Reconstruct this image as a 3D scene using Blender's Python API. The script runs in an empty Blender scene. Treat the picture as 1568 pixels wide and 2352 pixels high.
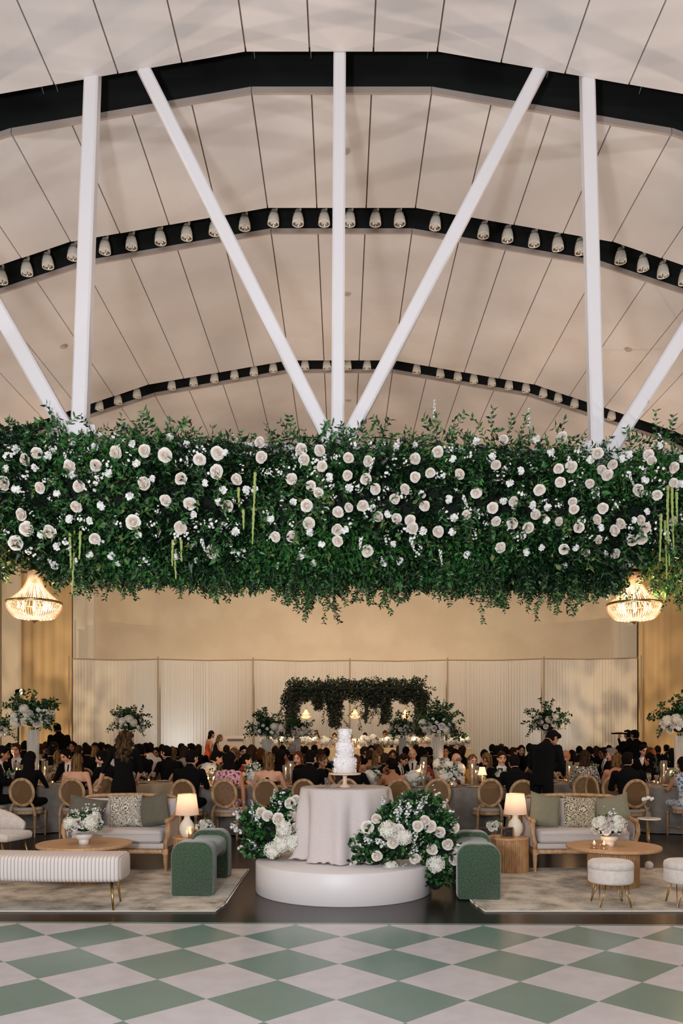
import bpy, bmesh, math, random
import numpy as np
from mathutils import Vector, Matrix, noise
from math import sin, cos, pi, radians, sqrt

# ---------------------------------------------------------------- camera
FPX, EYE, CX, HY = 1900.0, 1.6, 784.0, 1690.0      # focal length (px), eye height, principal column, horizon row
sc = bpy.context.scene
col = sc.collection
cam_d = bpy.data.cameras.new('camera'); cam = bpy.data.objects.new('camera', cam_d); col.objects.link(cam)
cam.location = (0, 0, EYE); cam.rotation_euler = (pi/2, 0, 0)
cam_d.sensor_fit = 'VERTICAL'; cam_d.sensor_height = 36; cam_d.sensor_width = 24
cam_d.lens = 36*FPX/2352; cam_d.shift_y = (HY-1176)/2352; cam_d.clip_end = 200
sc.camera = cam

# ---------------------------------------------------------------- world, lights, exposure
sc.view_settings.view_transform = 'Standard'; sc.view_settings.look = 'None'
sc.view_settings.gamma = 1; sc.view_settings.use_curve_mapping = False
sc.view_settings.exposure = 0.0
sc.cycles.use_denoising = True
sc.cycles.max_bounces = 6; sc.cycles.diffuse_bounces = 3; sc.cycles.glossy_bounces = 3
sc.cycles.transmission_bounces = 4; sc.cycles.transparent_max_bounces = 10
sc.cycles.sample_clamp_indirect = 4.0; sc.cycles.caustics_reflective = False; sc.cycles.caustics_refractive = False
wd = bpy.data.worlds.new('world'); sc.world = wd; wd.use_nodes = True
wd.node_tree.nodes['Background'].inputs[0].default_value = (0.80, 0.86, 1.0, 1)
wd.node_tree.nodes['Background'].inputs[1].default_value = 0.10

def light(name, kind, loc, target, energy, color, size=1.0, size_y=None, spot=None, blend=0.6):
    d = bpy.data.lights.new(name, kind); o = bpy.data.objects.new(name, d); col.objects.link(o)
    o.location = loc; d.energy = energy; d.color = color
    if kind == 'AREA':
        d.size = size
        if size_y: d.shape = 'RECTANGLE'; d.size_y = size_y
    else:
        d.shadow_soft_size = size
    if kind == 'SPOT': d.spot_size = radians(spot); d.spot_blend = blend
    if target is not None:
        o.rotation_euler = (Vector(target)-Vector(loc)).to_track_quat('-Z', 'Y').to_euler()
    return o

def gobo(o, scale, lo, hi, gain, stretch=(1, 1, 1)):
    """a pattern plate in a projector: soft shapes thrown by the lamp itself"""
    d = o.data; d.use_nodes = True; N = d.node_tree.nodes; L = d.node_tree.links; em = N['Emission']
    tc = N.new('ShaderNodeTexCoord'); mp = N.new('ShaderNodeMapping'); mp.inputs['Scale'].default_value = stretch; L.new(tc.outputs['Normal'], mp.inputs[0])
    n = N.new('ShaderNodeTexNoise'); n.inputs['Scale'].default_value = scale; n.inputs['Detail'].default_value = 1; L.new(mp.outputs[0], n.inputs['Vector'])
    r = N.new('ShaderNodeMapRange'); r.inputs['From Min'].default_value = .38; r.inputs['From Max'].default_value = .62; r.inputs['To Min'].default_value = lo*gain; r.inputs['To Max'].default_value = hi*gain
    L.new(n.outputs[0], r.inputs[0]); L.new(r.outputs[0], em.inputs['Strength'])
WARM = (1.0, 0.66, 0.36); WARM2 = (1.0, 0.76, 0.52); COOL = (0.93, 0.95, 1.0)
# daylight from the glazed front of the hall, behind the camera
light('front_window_light', 'AREA', (-1.5, -5.0, 4.2), (0, 8, 5.6), 620, (0.90, 0.95, 1.0), 9, 4)
# key from close beside the photographer, low: lights struts, roses and ceiling
light('key_uplight', 'AREA', (-1.3, -0.3, 1.9), (0.3, 9.5, 5.6), 330, (0.97, 0.97, 1.0), 0.4, 0.4)
# warm uplighting of the dining hall and its ceiling
for k, (x, y, e, c) in enumerate([(-8.6, 5, 740, (1, .94, .93)), (8.6, 5, 740, (1, .94, .93)), (-8.6, 10, 620, (1, .84, .70)), (8.6, 10, 690, (1, .84, .70)), (-8.6, 16, 760, (1, .76, .55)), (8.6, 16, 860, (1, .76, .55)), (-12, 24, 560, (1, .76, .55)), (12, 24, 560, (1, .76, .55))]):
    gobo(light('hall_uplight', 'SPOT', (x, y, 0.4), (x*0.30, y+1.0, 8.5), e, c, 0.12, spot=120, blend=1), 5, .85 if y < 8 else .6, 1.15 if y < 8 else 1.4, 1.0, (1, 2.2, 1))
for sx in (-1, 1):
    gobo(light('bay_pattern_light', 'SPOT', (sx*9.5, 27.0, 0.5), (sx*13.4, 34.4, 4.2), 620, (1.0, .74, .44), 0.05, spot=80, blend=.8), 11, .25, 1.8, 1.0, (1, .6, 1))
light('added_stage_fill', 'SPOT', (0, 20.2, 8.3), (0, 28.6, 1.4), 1500, (1.0, 0.74, 0.50), 0.3, spot=88, blend=.8)  # added spot with no visible fixture, brightens podium and head table
light('added_wall_fill', 'AREA', (0, 27, 7.9), (0, 36, 5.2), 375, WARM2, 20, 0.8)  # added area light, no fixture modelled; warms the rear wall
light('drape_wash', 'AREA', (0, 25.5, 7.9), (0, 34, 1.5), 500, (1.0, 0.88, 0.76), 18, 0.8)
light('drape_backlight', 'SPOT', (-6.6, 35.4, 0.3), (-6.7, 34.0, 2.3), 260, (0.86, 0.93, 1.0), 0.2, spot=95, blend=1)
light('drape_backlight', 'SPOT', (8.6, 35.4, 0.3), (8.6, 34.0, 2.3), 130, (0.86, 0.93, 1.0), 0.2, spot=95, blend=1)

def P(px, py, Z): return Vector(((px-CX)*Z/FPX, Z, EYE-(py-HY)*Z/FPX))
def GX(px, Z): return (px-CX)*Z/FPX
def GZ(py, Z): return EYE-(py-HY)*Z/FPX

# ---------------------------------------------------------------- colours and materials
def lin(c):
    return tuple(((v/255)/12.92 if v/255 <= 0.04045 else ((v/255+0.055)/1.055)**2.4) for v in c)
MATS = {}
def mat(name, rgb, rough=0.6, metal=0.0, rgb2=None, scale=20, detail=3, bump=0.0, bscale=None, emis=None, estr=0, trans=0,
        coat=0, sheen=0, stretch=None, lo=0.4, hi=0.6, spec=None, coords='Object'):
    if name in MATS: return MATS[name]
    m = bpy.data.materials.new(name); m.use_nodes = True; MATS[name] = m
    nt = m.node_tree; N = nt.nodes; L = nt.links; b = N['Principled BSDF']; out = N['Material Output']
    c1 = (*lin(rgb), 1)
    b.inputs['Base Color'].default_value = c1; b.inputs['Roughness'].default_value = rough; b.inputs['Metallic'].default_value = metal
    if coat: b.inputs['Coat Weight'].default_value = coat
    if sheen: b.inputs['Sheen Weight'].default_value = sheen
    if spec is not None: b.inputs['Specular IOR Level'].default_value = spec
    tc = mp = None
    if rgb2 or bump:
        tc = N.new('ShaderNodeTexCoord'); mp = N.new('ShaderNodeMapping'); L.new(tc.outputs[coords], mp.inputs[0])
        if stretch: mp.inputs['Scale'].default_value = stretch
    if rgb2:
        n = N.new('ShaderNodeTexNoise'); n.inputs['Scale'].default_value = scale; n.inputs['Detail'].default_value = detail
        L.new(mp.outputs[0], n.inputs['Vector'])
        r = N.new('ShaderNodeValToRGB'); r.color_ramp.elements[0].position = lo; r.color_ramp.elements[1].position = hi
        r.color_ramp.elements[0].color = c1; r.color_ramp.elements[1].color = (*lin(rgb2), 1)
        L.new(n.outputs['Fac'], r.inputs[0]); L.new(r.outputs[0], b.inputs['Base Color'])
    if bump:
        n2 = N.new('ShaderNodeTexNoise'); n2.inputs['Scale'].default_value = bscale or scale; n2.inputs['Detail'].default_value = 4
        L.new(mp.outputs[0], n2.inputs['Vector'])
        bp = N.new('ShaderNodeBump'); bp.inputs['Strength'].default_value = bump; bp.inputs['Distance'].default_value = 0.01
        L.new(n2.outputs['Fac'], bp.inputs['Height']); L.new(bp.outputs[0], b.inputs['Normal'])
    if emis:
        b.inputs['Emission Color'].default_value = (*lin(emis), 1); b.inputs['Emission Strength'].default_value = estr
    if trans:
        t = N.new('ShaderNodeBsdfTranslucent'); t.inputs[0].default_value = c1
        mx = N.new('ShaderNodeMixShader'); mx.inputs[0].default_value = trans
        L.new(b.outputs[0], mx.inputs[1]); L.new(t.outputs[0], mx.inputs[2]); L.new(mx.outputs[0], out.inputs[0])
    return m
def glass(name, rgb, gloss=0.15, rough=0.03):
    if name in MATS: return MATS[name]
    m = bpy.data.materials.new(name); m.use_nodes = True; MATS[name] = m
    N = m.node_tree.nodes; L = m.node_tree.links; N.remove(N['Principled BSDF'])
    t = N.new('ShaderNodeBsdfTransparent'); t.inputs[0].default_value = (*lin(rgb), 1)
    g = N.new('ShaderNodeBsdfGlossy'); g.inputs['Roughness'].default_value = rough
    lw = N.new('ShaderNodeLayerWeight'); lw.inputs[0].default_value = 0.35
    ad = N.new('ShaderNodeMath'); ad.operation = 'ADD'; ad.inputs[1].default_value = gloss; L.new(lw.outputs['Facing'], ad.inputs[0]); ad.use_clamp = True
    sq = N.new('ShaderNodeMath'); sq.operation = 'MULTIPLY'; sq.inputs[1].default_value = 0.6; L.new(ad.outputs[0], sq.inputs[0])
    mx = N.new('ShaderNodeMixShader'); L.new(sq.outputs[0], mx.inputs[0]); L.new(t.outputs[0], mx.inputs[1]); L.new(g.outputs[0], mx.inputs[2])
    L.new(mx.outputs[0], N['Material Output'].inputs[0]); return m

# ---------------------------------------------------------------- mesh building
class MB:
    def __init__(s): s.v = []; s.f = []; s.m = []
    def add(s, vs, fs, mi=0):
        o = len(s.v); s.v.extend([tuple(v) for v in vs]); s.f.extend([tuple(i+o for i in f) for f in fs]); s.m.extend([mi]*len(fs)); return s
    def box(s, c, d, mi=0, rz=0, M=None):
        hx, hy, hz = d[0]/2, d[1]/2, d[2]/2; vs = []
        for z in (-hz, hz):
            for x, y in ((-hx, -hy), (hx, -hy), (hx, hy), (-hx, hy)):
                v = Vector((x, y, z))
                if rz: v = Matrix.Rotation(rz, 3, 'Z') @ v
                if M is not None: v = M @ v
                vs.append(v+Vector(c))
        return s.add(vs, [(3, 2, 1, 0), (4, 5, 6, 7), (0, 1, 5, 4), (1, 2, 6, 5), (2, 3, 7, 6), (3, 0, 4, 7)], mi)
    def loft(s, rings, mi=0, cap=True, closed=True):
        n = len(rings[0]); vs = [v for r in rings for v in r]; fs = []
        for i in range(len(rings)-1):
            for j in range(n if closed else n-1):
                k = (j+1) % n; fs.append((i*n+j, i*n+k, (i+1)*n+k, (i+1)*n+j))
        if cap and closed:
            fs.append(tuple(range(n-1, -1, -1))); fs.append(tuple(range((len(rings)-1)*n, len(rings)*n)))
        return s.add(vs, fs, mi)
    def lathe(s, prof, n=20, c=(0, 0, 0), mi=0, cap=True, sx=1, sy=1, flute=0, nf=0):
        rings = []
        for r, z in prof:
            rings.append([(c[0]+sx*(r*(1+(flute*((j % 2)*2-1) if nf else 0)))*cos(2*pi*j/n), c[1]+sy*(r*(1+(flute*((j % 2)*2-1) if nf else 0)))*sin(2*pi*j/n), c[2]+z) for j in range(n)])
        return s.loft(rings, mi, cap)
    def tube(s, pts, rad, n=8, mi=0, sq=1.0):
        pts = [Vector(p) for p in pts]; rads = rad if hasattr(rad, '__len__') else [rad]*len(pts); rings = []
        up = Vector((0, 0, 1)); prev = None
        for i, p in enumerate(pts):
            t = (pts[min(i+1, len(pts)-1)]-pts[max(i-1, 0)]).normalized()
            if prev is None:
                a = t.cross(up if abs(t.z) < 0.95 else Vector((0, 1, 0))).normalized()
            else:
                a = (prev - t*prev.dot(t)).normalized()
            prev = a; b = t.cross(a)
            rings.append([p + a*(cos(2*pi*j/n)*rads[i]) + b*(sin(2*pi*j/n)*rads[i]*sq) for j in range(n)])
        return s.loft(rings, mi)
    def ell(s, c, r, nu=12, nv=8, mi=0, fn=None):
        vs = []; fs = []
        for i in range(nv+1):
            a = pi*i/nv
            for j in range(nu):
                b = 2*pi*j/nu; v = Vector((sin(a)*cos(b), sin(a)*sin(b), cos(a)))
                p = Vector((v.x*r[0], v.y*r[1], v.z*r[2]))
                if fn: p = fn(p, v)
                vs.append(p+Vector(c))
        for i in range(nv):
            for j in range(nu):
                k = (j+1) % nu
                if i == 0: fs.append((i*nu, (i+1)*nu+j, (i+1)*nu+k))
                elif i == nv-1: fs.append((i*nu+j, (i+1)*nu, i*nu+k))
                else: fs.append((i*nu+j, (i+1)*nu+j, (i+1)*nu+k, i*nu+k))
        return s.add(vs, fs, mi)
    def rbox(s, c, d, r, seg=3, mi=0, fn=None, sub=0, rz=0):
        bm = bmesh.new(); bmesh.ops.create_cube(bm, size=1)
        for v in bm.verts: v.co = Vector((v.co.x*d[0], v.co.y*d[1], v.co.z*d[2]))
        bmesh.ops.bevel(bm, geom=bm.edges[:], offset=min(r, min(d)*0.49), segments=seg, affect='EDGES', profile=0.5)
        if sub: bmesh.ops.subdivide_edges(bm, edges=[e for e in bm.edges if e.calc_length() > min(d)*0.3], cuts=sub, use_grid_fill=True)
        bm.verts.ensure_lookup_table()
        Rz = Matrix.Rotation(rz, 3, 'Z')
        vs = []
        for v in bm.verts:
            p = v.co.copy()
            if fn: p = fn(p)
            vs.append(Rz @ p + Vector(c))
        fs = [tuple(v.index for v in f.verts) for f in bm.faces]; bm.free()
        return s.add(vs, fs, mi)
    def mesh(s, name, mats, smooth=False):
        me = bpy.data.meshes.new(name); me.from_pydata([tuple(v) for v in s.v], [], s.f)
        for m in (mats if isinstance(mats, (list, tuple)) else [mats]): me.materials.append(m)
        if any(s.m): me.polygons.foreach_set('material_index', s.m)
        if smooth: me.polygons.foreach_set('use_smooth', [True]*len(s.f))
        me.update(); return me
    def build(s, name, mats, parent=None, smooth=False, loc=None):
        return place(name, s.mesh(name, mats, smooth), parent, loc)
def place(name, me, parent=None, loc=None, rot=None, scale=None):
    o = bpy.data.objects.new(name, me); col.objects.link(o)
    if parent is not None: o.parent = parent
    if loc is not None: o.location = loc
    if rot is not None: o.rotation_euler = rot
    if scale is not None: o.scale = (scale,)*3 if not hasattr(scale, '__len__') else scale
    return o
SEEN = {}
def tag(o, label=None, cat=None, group=None, kind=None):
    if label: o['label'] = label
    if cat: o['category'] = cat
    if group: o['group'] = group
    if kind: o['kind'] = kind
    if label and cat:
        SEEN.setdefault(label, []).append((o.name, group))
    return o
def thing(name, loc, label, cat, group=None, rz=0, kind=None):
    o = bpy.data.objects.new(name, None); col.objects.link(o); o.location = loc; o.rotation_euler = (0, 0, rz)
    o.empty_display_size = 0.1
    return tag(o, label, cat, group, kind)
def copy_tree(o, parent=None):
    c = o.copy(); col.objects.link(c)
    if parent is not None: c.parent = parent
    for ch in o.children: copy_tree(ch, c)
    return c
def rough_mesh(vs, faces_n, name, mats, mi=None, smooth=False):
    """fast mesh from a numpy vertex array (n,3) and faces of equal size"""
    me = bpy.data.meshes.new(name); nv = len(vs); faces_n = np.asarray(faces_n); nf, k = faces_n.shape
    me.vertices.add(nv); me.vertices.foreach_set('co', np.asarray(vs, dtype=np.float32).ravel())
    me.loops.add(nf*k); me.loops.foreach_set('vertex_index', faces_n.astype(np.int32).ravel())
    me.polygons.add(nf); me.polygons.foreach_set('loop_start', np.arange(0, nf*k, k, dtype=np.int32))
    for m in (mats if isinstance(mats, (list, tuple)) else [mats]): me.materials.append(m)
    if mi is not None: me.polygons.foreach_set('material_index', np.asarray(mi, dtype=np.int32))
    if smooth: me.polygons.foreach_set('use_smooth', np.ones(nf, dtype=bool))
    me.update(calc_edges=True); return me
RN = random.Random(11); NR = np.random.RandomState(5)
# ================================================================ the hall
M_terr = None
def terrazzo():
    m = bpy.data.materials.new('dark_terrazzo'); m.use_nodes = True; N = m.node_tree.nodes; L = m.node_tree.links; b = N['Principled BSDF']
    tc = N.new('ShaderNodeTexCoord'); v = N.new('ShaderNodeTexVoronoi'); v.inputs['Scale'].default_value = 95; v.inputs['Randomness'].default_value = 1
    L.new(tc.outputs['Object'], v.inputs[0])
    r = N.new('ShaderNodeValToRGB'); e = r.color_ramp.elements
    e[0].position = 0.08; e[0].color = (*lin((104, 97, 90)), 1); e[1].position = 0.2; e[1].color = (*lin((36, 32, 30)), 1)
    L.new(v.outputs['Distance'], r.inputs[0])
    n = N.new('ShaderNodeTexNoise'); n.inputs['Scale'].default_value = 40; L.new(tc.outputs['Object'], n.inputs['Vector'])
    r2 = N.new('ShaderNodeValToRGB'); r2.color_ramp.elements[0].position = 0.48; r2.color_ramp.elements[1].position = 0.56
    L.new(n.outputs[0], r2.inputs[0])
    mx = N.new('ShaderNodeMix'); mx.data_type = 'RGBA'; L.new(r2.outputs[0], mx.inputs[0]); mx.inputs[6].default_value = (*lin((36, 32, 30)), 1)
    L.new(r.outputs[0], mx.inputs[7]); L.new(mx.outputs[2], b.inputs['Base Color'])
    b.inputs['Roughness'].default_value = 0.25; b.inputs['Specular IOR Level'].default_value = .22; return m
m_terr = terrazzo()
m_ceil = mat('ceiling_board', (216, 209, 206), 0.85, rgb2=(211, 203, 199), scale=1.5, bump=0.05, bscale=250)
m_seam = mat('ceiling_joint', (168, 140, 118), 0.9)
m_lip = mat('ceiling_edge_trim', (176, 160, 150), 0.6)
m_void = mat('ceiling_void_shade', (9, 12, 11), 0.8, rgb2=(13, 24, 20), scale=2.5, stretch=(0.4, 8, 8), lo=0.5, hi=0.7)  # near-black stands in for the unlit space above the slots
m_wire = mat('green_grey_cable', (96, 116, 106), 0.5)
m_steel = mat('white_painted_steel', (226, 222, 224), 0.4)
m_wall = mat('warm_plaster', (214, 198, 174), 0.85, rgb2=(206, 189, 164), scale=0.7, bump=0.04, bscale=60)
m_pil = mat('pale_plaster', (226, 216, 198), 0.8)

HP = 6.9; PW = 0.0933*HP
ZA, ZB, ZC, ZD, ZE = 1.209*HP, (1.290*HP, 1.567*HP), (1.649*HP, 2.204*HP), (2.281*HP, 2.766*HP), 2.815*HP
BR = [0, 1.5*PW, 5.5*PW, 9.5*PW, 13.5*PW, 17.5*PW]; SL = [0, .172, .333, .50, .72]
def cz(x):
    x = abs(x); z = EYE+HP
    for i in range(5):
        if x > BR[i]: z -= SL[i]*(min(x, BR[i+1])-BR[i])
    return z
ceil = thing('ceiling', (0, 0, 0), None, None, kind='structure')
strips = [('A', [(1.0, 4.6), (4.6, ZA)]), ('B', [ZB]), ('C', [(ZC[0], 0.47*ZC[0]+0.53*ZC[1]), (0.47*ZC[0]+0.53*ZC[1], ZC[1])]), ('D', [ZD])]
g = 0.008
for nm, segs in strips:
    for (y0, y1) in segs:
        for k in range(-14, 14):
            x0, x1 = (k+.5)*PW, (k+1.5)*PW
            if abs(x0+x1)/2 > 14*PW: continue
            z0, z1 = cz(x0), cz(x1); ye = 0.002 if nm == 'C' else 0
            mb = MB(); a, b_ = x0+g, x1-g
            mb.add([(a, y0, z0), (b_, y0, z1), (b_, y1-ye, z1), (a, y1-ye, z0), (a, y0, z0+.04), (b_, y0, z1+.04), (b_, y1-ye, z1+.04), (a, y1-ye, z0+.04)],
                   [(0, 3, 2, 1), (4, 5, 6, 7), (0, 1, 5, 4), (1, 2, 6, 5), (2, 3, 7, 6), (3, 0, 4, 7)])
            mb.build('ceiling_panel', m_ceil, ceil)
    y0, y1 = segs[0][0], segs[-1][1]
    bk = MB(); xs = [s*b for s in (-1,) for b in BR[5:0:-1]] + BR[1:]
    for i in range(len(xs)-1):
        xa, xb = xs[i], xs[i+1]; za, zb = cz(xa)+.035, cz(xb)+.035
        bk.add([(xa, y0+.01, za), (xb, y0+.01, zb), (xb, y1-.01, zb), (xa, y1-.01, za), (xa, y0+.01, za+.05), (xb, y0+.01, zb+.05), (xb, y1-.01, zb+.05), (xa, y1-.01, za+.05)],
               [(0, 3, 2, 1), (4, 5, 6, 7), (0, 1, 5, 4), (1, 2, 6, 5), (2, 3, 7, 6), (3, 0, 4, 7)])
    bk.build('panel_backing', m_seam, ceil)
    if nm != 'A':          # pale edge trim on the near edge of each strip
        for i in range(len(xs)-1):
            xa, xb = xs[i]+.004, xs[i+1]-.004; za, zb = cz(xs[i]), cz(xs[i+1]); t = MB()
            t.add([(xa, y0-.03, za-.004), (xb, y0-.03, zb-.004), (xb, y0, zb-.004), (xa, y0, za-.004), (xa, y0-.03, za+.062), (xb, y0-.03, zb+.062), (xb, y0, zb+.062), (xa, y0, za+.062)],
                  [(0, 3, 2, 1), (4, 5, 6, 7), (0, 1, 5, 4), (1, 2, 6, 5), (2, 3, 7, 6), (3, 0, 4, 7)])
            t.build('edge_trim', m_lip, ceil)
# rear flat part of the ceiling over the far hall
mb = MB().box((0, (ZE+36.4)/2, EYE+HP+.05), (31, 36.4-ZE, .1)); mb.build('rear_ceiling', m_ceil, ceil)
MB().box((0, 10.5, EYE+HP+1.1), (24, 23, .1)).build('ceiling_void', m_void, ceil)
for yy, hh in ((ZA+.02, 1.0), (ZB[1]+.02, 1.0), (ZC[1]+.02, 1.0), (ZB[0]+.03, 1.0), (ZC[0]+.03, 1.0), (ZD[0]+.03, 1.0), (ZD[1]+.02, 1), (ZE-.02, 1)):
    mb = MB()
    for i in range(len(xs)-1):
        xa, xb = xs[i], xs[i+1]; za, zb = cz(xa)+.09, cz(xb)+.09
        mb.add([(xa, yy-.01, za), (xb, yy-.01, zb), (xb, yy+.01, zb), (xa, yy+.01, za), (xa, yy-.01, 9.6), (xb, yy-.01, 9.6), (xb, yy+.01, 9.6), (xa, yy+.01, 9.6)],
               [(0, 3, 2, 1), (4, 5, 6, 7), (0, 1, 5, 4), (1, 2, 6, 5), (2, 3, 7, 6), (3, 0, 4, 7)])
    mb.build('void_side', m_void, ceil)
for px in (85, 118, 320, 583, 716, 983, 1265, 1483):       # cables and joints glimpsed in the wide slot
    a = P(px-4 if px < 784 else px+4, 150, 8.6); x = a.x
    MB().tube([(x, ZA+.05, cz(x)+.5), (x+.0, ZB[0]-.05, cz(x)+.35)], .006, 6).build('cable', m_wire, ceil)
# sprinkler caps
for px, py, Z in ((793, 360, 9.75), (797, 679, 12.9), (145, 791, 13.1), (1444, 790, 13.1), (800, 920, 17.0)):
    p = P(px, py, Z); s = MB().lathe([(.0, -.02), (.05, -.02), (.055, .0), (.055, .02)], 14); s.build('sprinkler_cap', m_lip, ceil, loc=(p.x, Z*(HP/(p.z-EYE)) if False else p.y, cz(p.x)))

# floor, walls
fl = MB().box((0, 17.7, -.06), (32, 37.5, .12)).build('floor', m_terr); tag(fl, kind='structure')
w = MB().box((0, 36.1, 4.3), (31, .2, 8.6)).build('wall_back', m_wall); tag(w, kind='structure')
for s, nm in ((-1, 'wall_left'), (1, 'wall_right')):
    w = thing(nm, (0, 0, 0), None, None, kind='structure')
    MB().box((s*15, 28, 4.3), (.2, 17, 8.6)).build('side_wall', m_wall, w)
    MB().box((s*9.4, 8.5, 3.0), (.2, 21, 6.0)).build('side_wall', m_wall, w)
    MB().box((s*12.1, 19.5, 4.3), (5.6, .2, 8.6)).build('return_wall', m_wall, w)
# pilasters and the wall bays beside the drapes
def pil(px0, px1, Z, name, m=m_pil, top=8.55, d=.3):
    x0, x1 = GX(px0, Z), GX(px1, Z)
    return tag(MB().box(((x0+x1)/2, Z+d/2, top/2), (x1-x0, d, top)).build(name, m), kind='structure')
pil(167, 194, 35.2, 'trim_1'); pil(194, 215, 35.6, 'trim_2', m_pil, d=.4)
pil(1409, 1429, 35.6, 'trim_3', m_pil, d=.4); pil(1429, 1462, 35.2, 'trim_4')
pil(-10, 4, 34.4, 'trim_5'); pil(4, 42, 34.0, 'trim_6', m_pil)
m_bay = mat('gold_bay_curtain', (214, 184, 138), 0.85)
def pleats(x0, x1, Z, z0, z1, amp, per, thick=.02, seed=0, sag=0, zfn=None, nz=6):
    rnd = random.Random(seed); n = int((x1-x0)/per*6); rings = []
    ph = 0; prof = []
    for i in range(n+1):
        prof.append((x0+(x1-x0)*i/n, amp*(sin(ph)*(.55+.45*sin(i*.061+seed))+.35*sin(2.3*ph+1)))); ph += 2*pi/6*(0.35+rnd.random()*1.3)
    mb = MB()
    rows = []
    for k in range(nz+1):
        t = k/nz; row = []
        for i, (x, a) in enumerate(prof):
            u = i/n
            zz = z0+(z1-z0)*t - (sag*4*u*(1-u)*t)
            yb = Z if zfn is None else zfn(x)
            row.append((x, yb+a*(1.0-.45*t), zz))
        rows.append(row)
    mb.loft(rows, cap=False, closed=False); return mb
for s, (a, b) in ((-1, (42, 165)), (1, (1466, 1600))):
    x0, x1 = GX(a, 34.6), GX(b, 34.6)
    o = pleats(x0, x1, 34.6, .02, 8.4, .05, .42, seed=3+s).build('gold_curtain', m_bay, smooth=True)
    tag(o, ('tall golden curtain filling the bay left of the white drapes' if s < 0 else 'tall golden curtain filling the bay right of the white drapes'), 'curtain')

# pipe-and-drape across the far end
m_drape = mat('sheer_white_drape', (232, 226, 216), 0.8, trans=0.45)
m_pipe = mat('drape_pipe', (150, 132, 108), 0.5)
poles = [165, 367, 583, 803, 1025, 1244, 1465]; pys = [1513, 1514, 1515.5, 1517, 1516, 1513, 1511]
def dZ(x): return 34.0 - (x/11.5)**2*1.0
dn = ['leftmost', 'second from left', 'third from left, behind the podium', 'third from right, behind the leafy arbour', 'second from right', 'rightmost']
def pole_at(i):
    Z = 33.5
    for _ in range(4): Z = dZ(GX(poles[i], Z))
    return GX(poles[i], Z), Z, GZ(pys[i], Z)
PL = [pole_at(i) for i in range(7)]
for i in range(6):
    (x0, Z0, h0), (x1, Z1, h1) = PL[i], PL[i+1]
    t = thing('sheer_drape', (x0, Z0, 0), 'sheer white floor-length drape panel, %s' % dn[i], 'drape', 'white drapes across the far end')
    mb = pleats(0.03, x1-x0-.03, 0, .02, h0-.03, .05, .105, seed=20+i, sag=.04, zfn=lambda x: (Z1-Z0)*x/(x1-x0), nz=5)
    mb.build('cloth', m_drape, t, smooth=True)
    MB().tube([(0, 0, h0), ((x1-x0)/2, (Z1-Z0)/2, (h0+h1)/2-.04), (x1-x0, Z1-Z0, h1)], .025, 6).build('rail', m_pipe, t)
for i in range(7):
    t = thing('drape_pole', (PL[i][0], PL[i][1]-.33, 0), 'thin upright pole %s' % ['at the left end of the white drapes','between the two leftmost white drapes','above the guests left of the podium','right above the white cake','right of the leafy arbour','above the bending waiter on the right','at the right end of the white drapes'][i], 'pole', 'upright poles of the white drapes')
    MB().lathe([(.028, 0), (.028, PL[i][2]+.06), (0, PL[i][2]+.08)], 8).build('upright', m_pipe, t)
    MB().lathe([(.25, 0), (.25, .02), (.0, .025)], 12).build('foot_plate', m_pipe, t)

# steel truss that carries the garland
truss = thing('roof_truss', (0, 0, 0), None, None, kind='structure')
def tZ(px): return 8.0+(px-780)*0.00042
def strut(b, t_, wd_, name='strut', zb=None, zt=8.42):
    Zb = tZ(b[0]) if zb is None else zb
    p, q = P(b[0], b[1], Zb), P(t_[0], t_[1], zt); d = (q-p); L_ = d.length
    mb = MB(); d.normalize(); a = d.cross(Vector((0, 1, 0))).normalized(); c = a.cross(d)
    h = wd_/2; bv = .018; sec = [(-h+bv, -h), (h-bv, -h), (h, -h+bv), (h, h-bv), (h-bv, h), (-h+bv, h), (-h, h-bv), (-h, -h+bv)]
    mb.loft([[pp + a*u + c*v for u, v in sec] for pp in (p, q)])
    return mb.build(name, m_steel, truss)
strut((775, 1046), (780, 112), .125)
strut((772, 1046), (310, 120), .13); strut((778, 1046), (1262, 118), .13)
strut((183, 1010), (214, 150), .145); strut((1370, 1060), (1347, 140), .135)
strut((168, 1016), (-190, 380), .15); strut((1386, 1060), (1770, 440), .14)
for a, b in (((-300, 1010), (775, 1046)), ((775, 1046), (1900, 1062))): 
    p, q = P(a[0], a[1], tZ(a[0])), P(b[0], b[1], tZ(b[0])); mb = MB(); h = .07
    mb.loft([[(x.x, x.y-h, x.z-h), (x.x, x.y+h, x.z-h), (x.x, x.y+h, x.z+h), (x.x, x.y-h, x.z+h)] for x in (p, q)]); mb.build('chord', m_steel, truss)
for px, py in ((775, 1030), (1377, 1040), (176, 1005)):     # gusset plates
    p = P(px, py, tZ(px)-.085); mb = MB(); w_, h_ = .22, .2
    mb.loft([[(p.x-w_, p.y+d, p.z-h_), (p.x+w_, p.y+d, p.z-h_), (p.x+w_*.75, p.y+d, p.z+h_*.6), (p.x-w_*.75, p.y+d, p.z+h_*.6)] for d in (0, .02)]); mb.build('gusset_plate', m_steel, truss)

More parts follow.
